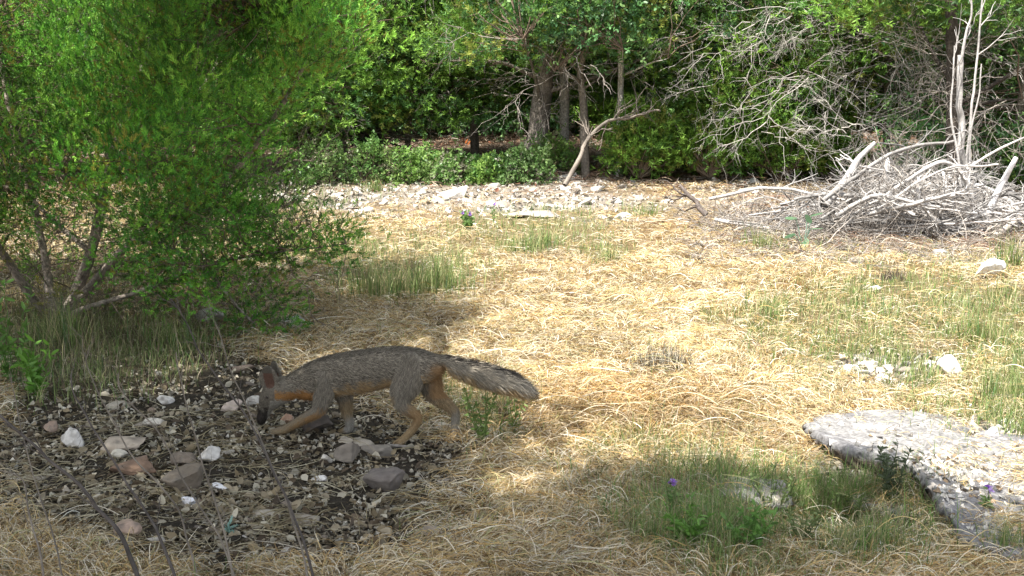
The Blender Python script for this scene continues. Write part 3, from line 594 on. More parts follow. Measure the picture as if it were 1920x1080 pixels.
tree(1792, 12.6, 'dark straight cedar trunk standing behind the dead brush at right', path=np.vstack([gm(1792, 12.6), pth(12.6, (1790, 250, 0), (1786, 120, 0), (1782, 0, 0), (1780, -200, 0), (1778, -420, 0))]), r0=0.10, bark=(0.07, 0.06, 0.05), crown=(1.7, 2.0), n_cl=280, dead=50)
row1 = [(470, 14.5, 'cedar directly behind the big juniper crown at its right edge', 'cedar', 0.4), (640, 15.3, 'bushy cedar above the dark branch heap at left', 'cedar', 0.9), (760, 15.8, 'dark dense cedar second right of the branch heap', 'cedar', 0.5),
        (890, 16.2, 'cedar just left of the thick ridged trunk', 'cedar', 0.6), (1270, 15.6, 'cedar with bright low boughs right of the spotted oak', 'cedar', 0.7), (1400, 14.6, 'cedar with grey dead branches over bright low boughs', 'cedar', 0.6),
        (1530, 15.2, 'cedar with tangled grey branches above the left end of the brush', 'cedar', 0.7), (1660, 14.2, 'cedar tangled with grey twigs behind the brush heap', 'cedar', 0.9), (1890, 12.8, 'leafy blue green oak at the right edge of the picture', 'oak', 0.1), (1980, 14.0, 'oak at the far right mostly outside the picture', 'oak', 0.3),
        (290, 14.8, 'cedar hidden behind the middle of the big juniper', 'cedar', 0.3), (110, 14.2, 'cedar hidden behind the trunk of the big juniper', 'cedar', 0.3), (-80, 14.0, 'cedar behind the left edge of the big juniper', 'cedar', 0.3)]
for px, Y, lab, kd, lo in row1:
    Y += 1.0
    tree(px, Y, lab, kd, r0=rng.uniform(0.05, 0.09), crown=(1.6, lo+0.25), n_cl=520 if px > 400 else 260, dead=50 if 1200 < px < 1750 else 60 if px > 500 else 20, deadcol=(0.40, 0.37, 0.34) if px > 1200 else (0.36, 0.33, 0.29), bark=(0.2, 0.17, 0.14), dense=0.8)
k = 0
for px in np.linspace(-160, 2080, 17):
    Y = rng.uniform(20.5, 24); k += 1
    tree(px+rng.normal(0, 25), Y, 'dim crowded %s deep in the wood behind %s' % ('cedar' if k % 3 else 'oak', 'the big juniper' if px < 560 else 'the leafy shrubs' if px < 900 else 'the thick grey trunk' if px < 1200 else 'the hanging grey branches' if px < 1600 else 'the dead brush heap'), 'cedar' if k % 3 else 'oak', r0=rng.uniform(0.05, 0.1), H=6, crown=(2.0, 0.3), n_cl=330, dead=14, group='trees deep in the wood', dense=1.1, sz=1.35, limbs_n=6)
# far wood that reads as one mass
n = 6500; cen = np.stack([rng.uniform(-26, 26, n), rng.uniform(25, 31, n), rng.uniform(0, 1, n)**1.1*6.5+0.2], 1); cen[:, 2] += height(cen[:, 0], cen[:, 1])
idx = np.repeat(np.arange(n), 14); loc = cen[idx]+rng.normal(size=(len(idx), 3))*0.33
V, F, C = scatter(LEAVES[0][:12], LEAVES[1][:4], loc, rng.normal(size=(len(idx), 3)), rng.uniform(0.16, 0.32, len(idx)), pal(n, *CEDAR, 0.15)[idx])
tag(obj('far_wood', V, F, M_BROAD, C), 'far dark green wood closing the view behind the trees', 'woodland', kind='stuff')

# --- unseen tree by the camera, its crown shaped to shade foreground and juniper
def shade_tree():
    g = np.array([-0.9, -0.9, 0.0]); root = thing('oak_tree', 'unseen spreading tree outside the picture, its boughs placed to shade the foreground', 'tree', g)
    n = 9500; px = rng.uniform(-450, 2050, n); py = rng.uniform(540, 1300, n)
    # line on the ground where the shade ends
    lim = np.interp(px, [-300, 350, 480, 600, 760, 900, 1000, 1120, 1300, 1500, 1650, 1800, 2050], [560, 595, 655, 685, 715, 735, 760, 760, 790, 870, 925, 985, 1010])
    q = G(px, py); nn = n2(q[:, 0], q[:, 1], 2.6, 91)
    s = np.clip((py-lim)/40, 0, 1)*np.where((px > 800) & (px < 1500), 0.5, 1.0); s = s*np.clip((nn-0.22)*6, 0.15, 1)
    s = np.where(px > 1080, s*0.55*(py > 900), np.where(px > 800, s*0.28, s))
    keep = rng.uniform(size=n) < s; q = q[keep]; m = 1500; j = P(rng.uniform(330, 640, m), rng.uniform(80, 600, m), 5.4+rng.uniform(-.5, .5, m)); j = j[rng.uniform(size=m) < 0.4]; q = np.vstack([q, j]); zz_ = rng.uniform(2.7, 4.2, len(q)); zz_ = np.maximum(zz_, q[:, 2]+1.2); c = q+SUN[None]*((zz_-q[:, 2])/SUN[2])[:, None]
    a, b_ = proj(c); front = (c@np.array([0, 1, 0])) > 0.1; ok = ~(front & (b_ > -60) & (a > -60) & (a < 1980)); c = c[ok]
    limbs = [(np.array([g, g+[0.1, .1, 1.2], g+[0, .5, 2.6], g+[-.3, 1.6, 3.4], g+[-.6, 3.2, 3.9], g+[-.8, 5.2, 4.2]]), 0.16, 0.03),
             (np.array([g+[0, .5, 2.4], g+[.8, 1.3, 3.2], g+[1.4, 2.2, 3.6], g+[2.0, 3.4, 3.9]]), 0.08, 0.02), (np.array([g+[0, .4, 2.2], g+[-.8, 1.6, 3.1], g+[-1.8, 2.8, 3.6], g+[-2.6, 4.4, 3.8]]), 0.08, 0.02)]
    tp, skel = limb_tubes(limbs, 8, 30)
    tw = crown_part(root, c, skel, LEAVES, 14, np.full(len(c), 0.18), 0.075, *OAK, up=0.1, twig_r=0.003, mat=M_BROAD)
    V, F, C = merge([(V, F, bark_cols(V, (0.2, 0.17, 0.14), 8)) for V, F in tp]+[tw]); obj('trunk', V, F, M_BARK, C, parent=root)
shade_tree()

# ---------------------------------------------------------------- undergrowth shrubs at the tree line
def shrub(px, py, w, h, label, cs=None, per=10, leaf=0.05, group=None, n=60, stem=(0.25, 0.2, 0.15), tpl=LEAVES, mat=None, Y=None, depth=0.5, name='shrub', cat='shrub'):
    g = G(px, py) if Y is None else None
    s = FOC/np.dot(g-np.array([0, 0, CAM_H]), FW); W = w/s/2; H = h/s
    H = H*(rng.uniform(0.6, 0.95) if name == 'shrub' else 1.0); root = thing(name, label, cat, g, group); u = norm(rng.normal(size=(n, 3))); u[:, 2] = np.abs(u[:, 2]); r = rng.uniform(0.35, 1, n)**0.5
    u[:, 2] = np.where(name == 'cedar_bush', 0.5+0.5*u[:, 2], u[:, 2]); cen = g+u*r[:, None]*[W, W*depth+0.02, H]*rng.uniform(0.75, 1.1, (n, 1))
    sk = np.array([g+[0, 0, 0.02]]); A = arcs(np.repeat(sk, n, 0), cen, 6, 0.08, 0.03)
    q_ = rng.uniform(0.6, 1.0); cs = cs or ([(0.20*q_, 0.36*q_, 0.07), (0.27*q_, 0.42*q_, 0.10), (0.11, 0.23, 0.06), (0.3*q_, 0.3*q_, 0.15)], [3, 2.5, 3, 1])
    idx = np.repeat(np.arange(n), per); L = cen[idx]+rng.normal(size=(len(idx), 3))*max(W, H)*0.13
    V, F, C = scatter(tpl[0], tpl[1], L, rng.normal(size=(len(idx), 3))+[0, 0, .5], leaf*rng.uniform(0.6, 1.3, len(idx)), pal(n, *cs, 0.15)[idx], 0.1)
    obj('leaves', V, F, mat or M_BROAD, C, parent=root)
    V, F = tubes(A, np.full((n, 1), max(0.0012, 0.0008*g[1]))*np.linspace(1.2, 0.5, 6)[None], 4); obj('stems', V, F, M_TWIG, np.broadcast_to(np.array(stem), (len(V), 3)), parent=root)
    return root
for px, py, w, h, lab in [(600, 343, 150, 100, 'pale green low shrub at the left end of the rubble strip'), (690, 340, 150, 90, 'low leafy shrub beneath the dark branch heap'), (780, 343, 150, 85, 'round leafed green shrub above the middle of the rubble'),
    (860, 343, 130, 75, 'bright green leafy shrub with an orange leaf above it'), (925, 345, 90, 85, 'yellow green leafy shrub left of the thick cedar foot'), (985, 343, 110, 80, 'dark leafy shrub hiding the foot of the thick cedar'),
    (1035, 325, 90, 110, 'dark cedar sapling right of the thick cedar foot'), (1900, 360, 130, 150, 'dense leafy green shrub at the right edge behind the brush')]:
    shrub(px, py, w, h, lab, per=12, leaf=0.085, n=70 if px < 1800 else 120)
for px, py, w, h, lab in [(1200, 262, 170, 130, 'bright low cedar bough over the crooked limb'), (1330, 295, 220, 135, 'bright green low cedar bush with spreading boughs'), (1460, 300, 230, 115, 'yellow green low cedar bush left of the brush heap'), (1560, 290, 130, 80, 'small cedar bush right at the back end of the brush')]:
    shrub(px, max(py, 336), w, h, lab, (CEDAR[0][:4], [3, 5, 1, 2]), per=16, leaf=0.14, n=100, tpl=SPRAY_S, mat=M_LEAF, name='cedar_bush', cat='bush')
# the orange leaf
g = P(872, 270, 13.2); V, F, C = scatter(LEAF[0], LEAF[1], g[None], np.array([[0.6, 0, 1.]]), np.array([0.07]), np.array([[0.6, 0.2, 0.06]]))
F2 = F+len(V); V2 = V+[0.03, 0.01, -0.02]; tag(obj('leaf', np.vstack([V, V2]), np.vstack([F, F2]), M_PETAL, np.vstack([C, C]), origin=g), 'single orange leaf hanging over the green shrubs', 'leaf')

# ---------------------------------------------------------------- dead wood
def stick(label, pts, r0, r1, c=(0.56, 0.54, 0.52), name='dead_branch', group=None, sides=7, jit=0.12, kids=0, kl=0.25, cat='branch'):
    p = np.asarray(pts, float); q = smooth_path(p, 22); q = q+(vnoise(q*9, 3)-0.5)[:, None]*r0*1.6
    r = np.linspace(r0, r1, 22); V, F = tubes(q[None], r[None], sides, jit)
    parts = [(V, F, bark_cols(V, c, int(abs(p[0, 0])*100) % 89))]
    if kids:
        i = rng.integers(5, 21, kids); lst = twigs_recursive(q[i], norm(norm(q[np.minimum(i+1, 21)]-q[i-1])+rng.normal(size=(kids, 3))*0.6), rng.uniform(0.4, 1, kids)*kl, np.full(kids, max(r1*0.8, 0.002)), 1, 0.7, 3, 5)
        parts.append(twig_mesh(lst, c, 4))
    V, F, C = merge(parts); return tag(obj(name, V, F, M_TWIG, C, origin=p[0], smooth=True), label, cat, group)
WH = (0.47, 0.455, 0.44)
def PP(*p): return np.array([P(a, b, c) for a, b, c in p])
stick('thick white weathered branch leaning up at the left of the brush heap', PP((1545, 385, 9.6), (1580, 345, 9.8), (1608, 300, 9.9), (1640, 268, 10)), 0.045, 0.018, WH, kids=3)
stick('tall pale split trunk standing upright in the dead brush', PP((1838, 440, 9.8), (1822, 370, 9.8), (1806, 300, 9.8), (1800, 200, 9.8), (1797, 108, 9.8)), 0.040, 0.026, WH, kids=0)
stick('thin tall grey stem curving up right of the pale split trunk', PP((1812, 380, 9.7), (1812, 310, 9.7), (1822, 200, 9.7), (1832, 110, 9.7), (1845, -40, 9.7)), 0.016, 0.007, WH, kids=5, kl=0.5)
stick('thin grey stem bowed left of the pale split trunk', PP((1806, 400, 9.65), (1796, 290, 9.65), (1782, 210, 9.65), (1787, 150, 9.65), (1790, 85, 9.65)), 0.012, 0.006, WH, kids=3, kl=0.3)
stick('slender grey stem rising above the pale split trunk', PP((1800, 120, 9.8), (1812, 60, 9.8), (1822, 20, 9.8), (1812, -60, 9.8)), 0.014, 0.006, WH, kids=4, kl=0.5)
stick('short bare stem right of the tall thin curving stem', PP((1818, 330, 9.6), (1820, 250, 9.6), (1835, 180, 9.6), (1840, 120, 9.6)), 0.010, 0.005, WH)
stick('white broken branch with a ragged pointed end leaning right', PP((1838, 440, 9.5), (1850, 405, 9.5), (1875, 350, 9.5), (1905, 296, 9.5)), 0.045, 0.02, (0.72, 0.70, 0.70))
stick('long thin pale branch slanting up to the right edge', PP((1812, 318, 9.4), (1850, 292, 9.4), (1890, 272, 9.4), (1960, 240, 9.4)), 0.014, 0.007, WH)
stick('curved white branch rising from the middle of the heap', PP((1745, 425, 9.6), (1758, 385, 9.6), (1772, 355, 9.6), (1765, 320, 9.7)), 0.035, 0.012, WH, kids=3)
stick('short white stub standing behind the curved white branch', PP((1660, 350, 10), (1662, 320, 10), (1664, 295, 10.1)), 0.03, 0.02, WH)
stick('long straight grey pole lying along the front of the brush', PP((1340, 412, 9.9), (1460, 432, 9.7), (1560, 440, 9.5), (1690, 442, 9.3), (1800, 436, 9.3)), 0.020, 0.012, WH)
stick('grey pole lying just below the long straight pole', PP((1430, 443, 9.5), (1520, 446, 9.3), (1600, 452, 9.1)), 0.02, 0.012, (0.5, 0.49, 0.46))
stick('long pale branch crossing the top of the low brush', PP((1330, 372, 10.3), (1450, 352, 10.2), (1560, 372, 10), (1680, 385, 9.8), (1800, 372, 9.8)), 0.016, 0.010, WH, kids=6, kl=0.4)
stick('bowed grey branch arching over the brush to the right edge', PP((1500, 440, 9.7), (1600, 400, 9.6), (1720, 405, 9.5), (1840, 395, 9.4), (1960, 370, 9.4)), 0.015, 0.009, WH, kids=5, kl=0.4)
stick('gnarled root mass at the front right foot of the brush', PP((1790, 480, 9), (1820, 455, 9.1), (1850, 452, 9.1), (1905, 415, 9.3), (1960, 395, 9.4)), 0.035, 0.02, (0.4, 0.36, 0.32), kids=9, kl=0.35, name='tree_root', cat='root')
stick('crooked thick grey limb propped beneath the cedar boughs', PP((1060, 345, 13.2), (1085, 300, 13.4), (1102, 262, 13.6), (1135, 230, 13.8), (1180, 222, 14), (1240, 205, 14.2)), 0.03, 0.013, (0.19, 0.165, 0.14), kids=14, kl=0.5)
0 and stick('thin straight pale stick held level above the bright boughs', PP((1185, 160, 14), (1240, 159, 14), (1310, 156, 14)), 0.012, 0.007, (0.6, 0.6, 0.58), kids=5, kl=0.4)
stick('dark stub leaning out of the ground at the near end of the brush', PP((1325, 402, 10.4), (1300, 375, 10.5), (1275, 345, 10.6)), 0.03, 0.015, (0.12, 0.1, 0.09), kids=4, kl=0.3)
0 and stick('short tan branch hanging in the air in front of the left trees', PP((850, 285-60, 13.8), (800, 185, 14), (770, 205, 14)), 0.012, 0.006, (0.4, 0.36, 0.3))
stick('pale driftwood log lying in the grass at the right edge', PP((1822, 566, 6.35), (1850, 580, 6.25), (1890, 592, 6.1), (1960, 604, 6.0)), 0.026, 0.02, (0.74, 0.72, 0.70), name='log', cat='log')
stick('small pale stick lying in the right grass left of the driftwood', PP((1738, 586, 6.1), (1760, 583, 6.1), (1782, 580, 6.15)), 0.012, 0.008, (0.72, 0.7, 0.66))
stick('mottled grey stick lying on the soil beside the white split rock', PP((120, 855, 3.62), (150, 852, 3.6), (190, 862, 3.55)), 0.011, 0.007, (0.4, 0.38, 0.36))
stick('short dark sticks end under the fox forepaws', PP((700, 842, 3.66), (735, 836, 3.66), (765, 838, 3.66)), 0.008, 0.005, (0.3, 0.28, 0.25))
stick('pale bowed twig lying on the soil beside the upper flat stone', PP((262, 830, 3.7), (285, 808, 3.85), (330, 792, 3.9)), 0.0035, 0.002, (0.55, 0.48, 0.38), name='twig', cat='twig')
# heaped sticks, each its own object
for i in range(200):
    cx = rng.choice([1660, 1770, 1540, 1870], p=[.35, .33, .14, .18])+rng.normal(0, 62); Y = rng.uniform(9.1, 10.6); x = (cx-960)/FOC*Y
    H = rng.uniform(0.4, 1.1)*0.5*math.exp(-((cx-1690)/150)**2)+0.12; a = rng.uniform(-0.5, 0.5)+(0 if rng.uniform() < .5 else PI); Ls = rng.uniform(0.3, 1.25)
    z0 = float(height(np.array([x]), np.array([Y]))[0]); b0 = np.array([x-math.cos(a)*Ls*.5, Y-math.sin(a)*Ls*.4, z0+rng.uniform(0, 0.12)]); b2 = np.array([x+math.cos(a)*Ls*.5, Y+math.sin(a)*Ls*.4, z0+rng.uniform(0, 0.6)*H])
    b0[2] += rng.uniform(0, .5)*H; b2[2] = z0+rng.uniform(-.1, 1.3)*H+.05; m = (b0+b2)/2+[rng.normal(0, .06), rng.normal(0, .06), rng.normal(0.06, 0.12)*Ls]; m[2] = max(m[2], z0+.02); r = rng.choice([0.005, 0.009, 0.013, 0.022], p=[.35, .3, .23, .12])
    tone = rng.uniform(0.3, 1.15); zone = 'low left end' if cx < 1560 else 'left half' if cx < 1690 else 'middle' if cx < 1800 else 'right end'
    lab = '%s %s stick lying in the %s of the dead brush heap' % ('thick' if r > 0.012 else 'slim' if r > 0.008 else 'very thin', 'dark grey' if tone < .6 else 'grey' if tone < .9 else 'bleached pale', zone)
    stick(lab, [b0, m, b2], r, r*0.6, np.array(WH)*tone, group='sticks heaped in the dead brush', kids=4, kl=0.3, sides=5)
# fine twig tangle
n = 1500; cx = np.concatenate([rng.normal(1680, 110, n//2), rng.uniform(1320, 1960, n-n//2)]); Y = rng.uniform(9, 11, n); x = (cx-960)/FOC*Y; z0 = height(x, Y)
H = 0.55*np.exp(-((cx-1690)/120)**2)+0.10; st = np.stack([x, Y, z0+rng.uniform(0, 1, n)**1.3*H*0.9], 1)
lst = twigs_recursive(st, rng.normal(size=(n, 3))*[1, .6, .7], rng.uniform(0.12, 0.45, n), rng.uniform(0.002, 0.005, n), 1, .8, 3, 5)
n = 1500; q = G(rng.uniform(1290, 1990, n), rng.uniform(385, 500, n)); lst += twigs_recursive(q+[0, 0, .02], rng.normal(size=(n, 3))*[1, .8, .12], rng.uniform(0.08, 0.35, n), rng.uniform(0.002, 0.005, n), 1, .7, 2, 5)
n = 420; cx = rng.uniform(560, 720, n); Y = rng.uniform(16.2, 17.4, n); x = (cx-960)/FOC*Y
st = np.stack([x, Y, height(x, Y)+rng.uniform(0.3, 1.25, n)], 1); lst2 = twigs_recursive(st, rng.normal(size=(n, 3))*[1.5, .4, .25], rng.uniform(0.3, 0.8, n), rng.uniform(0.006, 0.018, n), 1, .4, 3, 5)
V, F, C = twig_mesh(lst, (0.27, 0.245, 0.22), 3, 0.5); tag(obj('twig_tangle', V, F, M_TWIG, C), 'fine grey dead twigs filling the brush heap at right', 'twigs', kind='stuff')
V, F, C = twig_mesh(lst2, (0.14, 0.12, 0.1), 4, 0.4); tag(obj('branch_heap', V, F, M_TWIG, C), 'dark heap of layered dead branches under the trees at left', 'branch heap', kind='stuff')
# grey dead twigs arching before the trees at right, broken off and caught in the boughs
for (px, py, Y, s, lab) in [(1420, 60, 12.6, 1.0, 'upper left'), (1560, 40, 12.2, 1.1, 'upper middle'), (1500, 150, 12, 1.0, 'centre'), (1640, 130, 12, 1.0, 'right'), (1330, 165, 13, 0.9, 'left'), (1700, 60, 11.8, 1.0, 'upper right'), (1880, 120, 11.5, 0.8, 'far right'), (1430, 225, 12.4, 0.8, 'lower left'), (1600, 235, 11.5, 0.8, 'lower middle'), (1290, 60, 13, .9, 'top left'), (1230, 120, 14, .8, 'outer left'), (1750, 170, 12, .9, 'inner right'), (1480, 20, 12.6, 1, 'top middle')]:
    Y += 1.2; o = P(px, py, Y); k = 9; d = norm(rng.normal(size=(k, 3))*[1.2, .5, .6]+[-.3, 0, -.15])
    lst = twigs_recursive(o+rng.normal(size=(k, 3))*0.08, d, rng.uniform(0.35, 1.0, k)*s, rng.uniform(0.004, 0.007, k), 2, .9, 4, 7, 0.1); V, F, C = twig_mesh(lst, (0.42, 0.40, 0.37), 3, 0.35)
    tag(obj('dead_branch', V, F, M_TWIG, C, origin=o), 'bare grey many-forked dead branch hanging at the %s of the right hand tangle' % lab, 'branch')

# ---------------------------------------------------------------- weeds, stems and flowers
STEMS = [('thickest dark stem crossing the lower left corner', [(-40, 745), (0, 778), (60, 830), (130, 895), (180, 950), (240, 1030), (290, 1100)], 2.35, 0.0042),
 ('dark weed stem second from the left corner', [(135, 700), (143, 747), (180, 813), (233, 897), (270, 960), (307, 1022), (350, 1100)], 2.4, 0.0028),
 ('thin weed stem passing between the white split rock and the pale stones', [(160, 660), (167, 700), (213, 790), (247, 853), (327, 940), (353, 1020), (375, 1100)], 2.5, 0.0021),
 ('thin weed stem running past the white blocky rock', [(222, 700), (230, 737), (293, 807), (340, 893), (393, 980), (417, 1025), (450, 1100)], 2.5, 0.0021),
 ('upright weed stem rising right beside the white blocky rock', [(330, 660), (337, 700), (367, 820), (397, 927), (423, 1020), (440, 1100)], 2.5, 0.0021),
 ('tall weed stem reaching up into the juniper left of the fox head', [(322, 560), (345, 600), (393, 687), (460, 780), (513, 880), (553, 973), (573, 1030), (600, 1100)], 2.45, 0.0026),
 ('weed stem crossing in front of the fox muzzle', [(392, 570), (402, 600), (433, 693), (483, 807), (505, 860), (530, 920), (560, 1010), (585, 1100)], 2.5, 0.0020),
 ('thin stem leaning left over the pale straw at lower left', [(20, 700), (30, 760), (60, 880), (85, 960), (110, 1040), (120, 1100)], 2.5, 0.0016),
 ('short stem left of the thickest dark stem', [(0, 880), (40, 900), (52, 960), (75, 1040), (90, 1110)], 2.4, 0.002)]
for lab, pts, Y, r in STEMS:
    p = np.array([P(a, b_, Y+0.0006*(1100-b_)) for a, b_ in pts]); p[-1, 2] = float(height(p[-1:, 0], p[-1:, 1])[0])-0.01
    c = (0.13, 0.115, 0.105) if r > 0.0025 else (0.26, 0.23, 0.19)
    c = np.array(c)*0.7; r = r*1.3+0.0004; p = p[::-1]; root = thing('dry_weed', lab, 'weed', p[0]); q = smooth_path(p, 40); q = q+(vnoise(q*14, 3)-0.5)[:, None]*0.006
    V, F = tubes(q[None], np.linspace(r, r*0.4, 40)[None], 6, 0.08); base_ = (V, F, bark_cols(V, c, 5))
    i = rng.integers(8, 39, 7); lst = twigs_recursive(q[i], norm(norm(q[i]-q[i-1])+rng.normal(size=(7, 3))*0.45), rng.uniform(0.03, 0.12, 7), np.full(7, r*0.35), 1, 0.6, 2, 5); V, F, C = merge([base_, twig_mesh(lst, c, 4)]); obj('stem', V, F, M_TWIG, C, parent=root)
def weed(px, py, hpx, label, ncol=(0.16, 0.27, 0.08), n=6, leaf=0.02, flower=None, lean=0.15, group=None, per=14, dark=False, name='weed', cat='weed', spike=False):
    g = G(px, py); s = FOC/np.dot(g-np.array([0, 0, CAM_H]), FW); H = hpx/s; root = thing(name, label, cat, g, group)
    a = rng.uniform(0, 2*PI, n); d = np.stack([np.cos(a)*lean, np.sin(a)*lean, np.ones(n)], 1); hh = H*rng.uniform(0.6, 1.0, n); hh[0] = H; d[0] = [0.03, 0, 1]
    tips = g+d*hh[:, None]; A = arcs(np.repeat(g[None], n, 0), tips, 7, 0.05, 0.015)
    V, F = tubes(A, np.full((n, 7), 0.0012)*np.linspace(1.3, 0.6, 7)[None]*(1+0.12*g[1]), 4); obj('stems', V, F, M_GRASS, np.broadcast_to(np.array(ncol)*0.9, (len(V), 3)), parent=root)
    t = rng.uniform(0.1, 1, (n, per)); k = np.minimum((t*6).astype(int), 5); f = (t*6-k)[..., None]; i = np.arange(n)[:, None]; L = (A[i, k]*(1-f)+A[i, k+1]*f).reshape(-1, 3)
    V, F, C = scatter(LEAF[0]*[1, .55, 1], LEAF[1], L, rng.normal(size=(len(L), 3))*[1, 1, .5]+[0, 0, .5], leaf*rng.uniform(.6, 1.3, len(L)), pal(len(L), [ncol], [1], .2)); obj('leaves', V, F, M_BROAD, C, parent=root)
    if flower is not None:
        tp = tips[:flower]; m = 26; idx = np.repeat(np.arange(len(tp)), m); L = tp[idx]+rng.normal(size=(len(idx), 3))*0.003
        V, F, C = scatter(LEAF[0], LEAF[1], L, rng.normal(size=(len(idx), 3))+[0, 0, .4], rng.uniform(0.008, 0.014, len(idx))*(1+0.04*g[1]), pal(len(idx), [(0.42, 0.24, 0.62), (0.30, 0.14, 0.55), (0.5, 0.36, 0.7)], [1, 1, 1])); obj('flower', V, F, M_PETAL, C, parent=root)
    return root
weed(1258, 985, 85, 'purple flowered weed standing in front of the straw at the bottom', flower=1, n=9, leaf=0.02, per=22)
weed(1847, 975, 62, 'small lilac flowered weed at the bottom right', flower=1, n=5, ncol=(0.2, 0.3, 0.1))
weed(880, 432, 32, 'clump of purple flowers at the upper edge of the straw', flower=6, n=9, leaf=0.05, lean=0.5, per=20)
weed(926, 425, 42, 'single tall purple flower right of the purple clump', flower=1, n=2, leaf=0.03)
weed(1672, 960, 135, 'dark thistle spike standing before the slab', ncol=(0.10, 0.13, 0.07), n=5, leaf=0.022, per=60, lean=0.25)
weed(905, 832, 115, 'green leafy weed growing under the fox tail', n=8, leaf=0.022, per=26, lean=0.3, ncol=(0.2, 0.3, 0.09))
weed(965, 815, 100, 'thin green weed right at the tip of the fox tail', n=5, leaf=0.02, per=18, lean=0.25, ncol=(0.2, 0.3, 0.09))
weed(1135, 960, 26, 'small broad leafed green sprout in the lower straw', n=6, leaf=0.035, per=3, lean=0.5, ncol=(0.12, 0.3, 0.12))
weed(430, 1000, 24, 'small pale blue green seedling on the soil at the bottom', n=4, leaf=0.032, per=3, lean=0.5, ncol=(0.25, 0.42, 0.36))
weed(1700, 1010, 50, 'low forked dark weed at the edge of the lower slab', n=5, leaf=0.014, per=8, lean=0.9, ncol=(0.09, 0.09, 0.06))
weed(1445, 975, 110, 'bushy weed in the shade before the slab overhang', n=14, leaf=0.018, per=18, lean=0.5, ncol=(0.17, 0.23, 0.09))
weed(1585, 1000, 95, 'tall grassy weed right under the slab overhang', n=14, leaf=0.018, per=16, lean=0.4, ncol=(0.17, 0.24, 0.08))
weed(1290, 1040, 100, 'bright green leafy weed at the bottom left of the weed patch', n=14, leaf=0.026, per=20, lean=0.5, ncol=(0.15, 0.31, 0.06))
weed(1400, 1050, 95, 'bright green leafy weed at the bottom middle of the weed patch', n=14, leaf=0.026, per=20, lean=0.5, ncol=(0.15, 0.30, 0.07))
weed(1500, 1040, 110, 'dull green weed at the bottom beside the grassy tufts', n=12, leaf=0.02, per=16, lean=0.4, ncol=(0.19, 0.25, 0.1))
weed(70, 745, 110, 'leafy green sprout below the left edge of the juniper', n=10, leaf=0.045, per=14, lean=0.4, ncol=(0.15, 0.32, 0.05))
weed(20, 720, 200, 'taller green plant at the left edge below the juniper', n=10, leaf=0.04, per=20, lean=0.3, ncol=(0.14, 0.28, 0.06))
weed(55, 560, 120, 'bright yellow green sprout left of the juniper trunk', n=8, leaf=0.035, per=20, lean=0.25, ncol=(0.2, 0.38, 0.06))
# grey-green plant with broad round leaves
g = G(1505, 462); root = thing('broadleaf_plant', 'blue green plant with a few broad round leaves before the brush', 'plant', g); s = FOC/np.dot(g-[0, 0, CAM_H], FW)
c8 = [(1493, 410), (1520, 406), (1490, 440), (1520, 430), (1505, 455), (1512, 415)]; tips = np.array([P(a, b_, g[1]) for a, b_ in c8])
V, F = tubes(arcs(np.repeat(g[None], 6, 0), tips, 6, .05, .01), np.full((6, 6), 0.005), 5); obj('stems', V, F, M_GRASS, np.broadcast_to([.3, .42, .34], (len(V), 3)), parent=root)
LF = np.array([[0, 0, 0]]+[[0.5+0.5*math.cos(t), 0.42*math.sin(t), 0.05] for t in np.linspace(PI*0.9, -PI*0.9, 12)]); LFf = np.array([[0, k, k+1] for k in range(1, 12)])
V, F, C = scatter(LF, LFf, tips, np.array([[-1, -.3, .2], [1, -.3, .3], [-1, -.4, -.1], [1, -.5, .1], [.3, -1, 0], [0, -1, .5]]), np.full(6, 0.10), np.tile([0.20, 0.38, 0.22], (6, 1))*rng.uniform(.7, 1.15, (6, 1))); obj('leaves', V, F, M_BROAD, C, parent=root)

# grass tufts one can point at
def tuft(px, py, hpx, wpx, label, n=260, cs=None, name='grass_tuft'):
    g0 = G(px, py); s = FOC/np.dot(g0-np.array([0, 0, CAM_H]), FW); H = hpx/s; W = wpx/s/2
    gg = g0+np.stack([rng.normal(0, W*0.45, n), rng.normal(0, W*0.35, n), np.zeros(n)], 1); gg[:, 2] = height(gg[:, 0], gg[:, 1])
    V, F, C = grass_blades(gg, H*0.45, H*1.1, np.full(n, 0.0014), 0.75, pal(n, *(cs or (GREEN, [4, 3, 3, 2, 2, 1]))), 5); tag(obj(name, V, F, M_GRASS, C, origin=g0), label, 'grass tuft')
for px, py, h, w, lab, n in [(730, 555, 110, 170, 'large thin green grass tuft left of the middle of the straw', 420), (820, 545, 80, 120, 'loose green grass tuft right beside the largest tuft', 260), (990, 470, 60, 130, 'green grass tuft below the bedrock ledge', 260), (1140, 490, 34, 60, 'small bright green grass clump in the middle of the straw', 160),
    (700, 358, 50, 50, 'pale thin grass tuft growing in the rubble', 120), (1205, 402, 40, 110, 'dull green grass tuft at the left end of the brush', 160), (1430, 465, 50, 80, 'green grass tuft right in front of the long poles', 160), (120, 660, 120, 160, 'long dull green grass tuft at the juniper trunk', 260), (330, 655, 90, 160, 'dry green grass tuft in the juniper shade', 220),
    (1220, 1030, 90, 120, 'dark green tuft at the left of the weed patch', 220), (1640, 1040, 100, 110, 'green grass tuft before the small tucked slab', 240), (1560, 1060, 110, 120, 'straw and green tuft at the bottom of the weed patch', 240), (1850, 640, 90, 160, 'tall wispy grass tuft below the driftwood log', 300), (1900, 760, 120, 140, 'tall green grass tuft at the right edge above the slab', 320), (1885, 1050, 80, 90, 'short green grass tuft at the bottom right corner', 160), (1890, 500, 70, 80, 'grey thin grass tuft at the right edge by the boulder', 140)]:
    tuft(px, py, h, w, lab, n)
tuft(1240, 690, 58, 130, 'grey dry tussock in the straw with dark blades standing in for a shaded hollow', 420, ([(0.26, 0.25, 0.2), (0.5, 0.47, 0.38), (0.07, 0.055, 0.04)], [3, 2, 4]))  # near-black blades stand in for the shade of a hollow
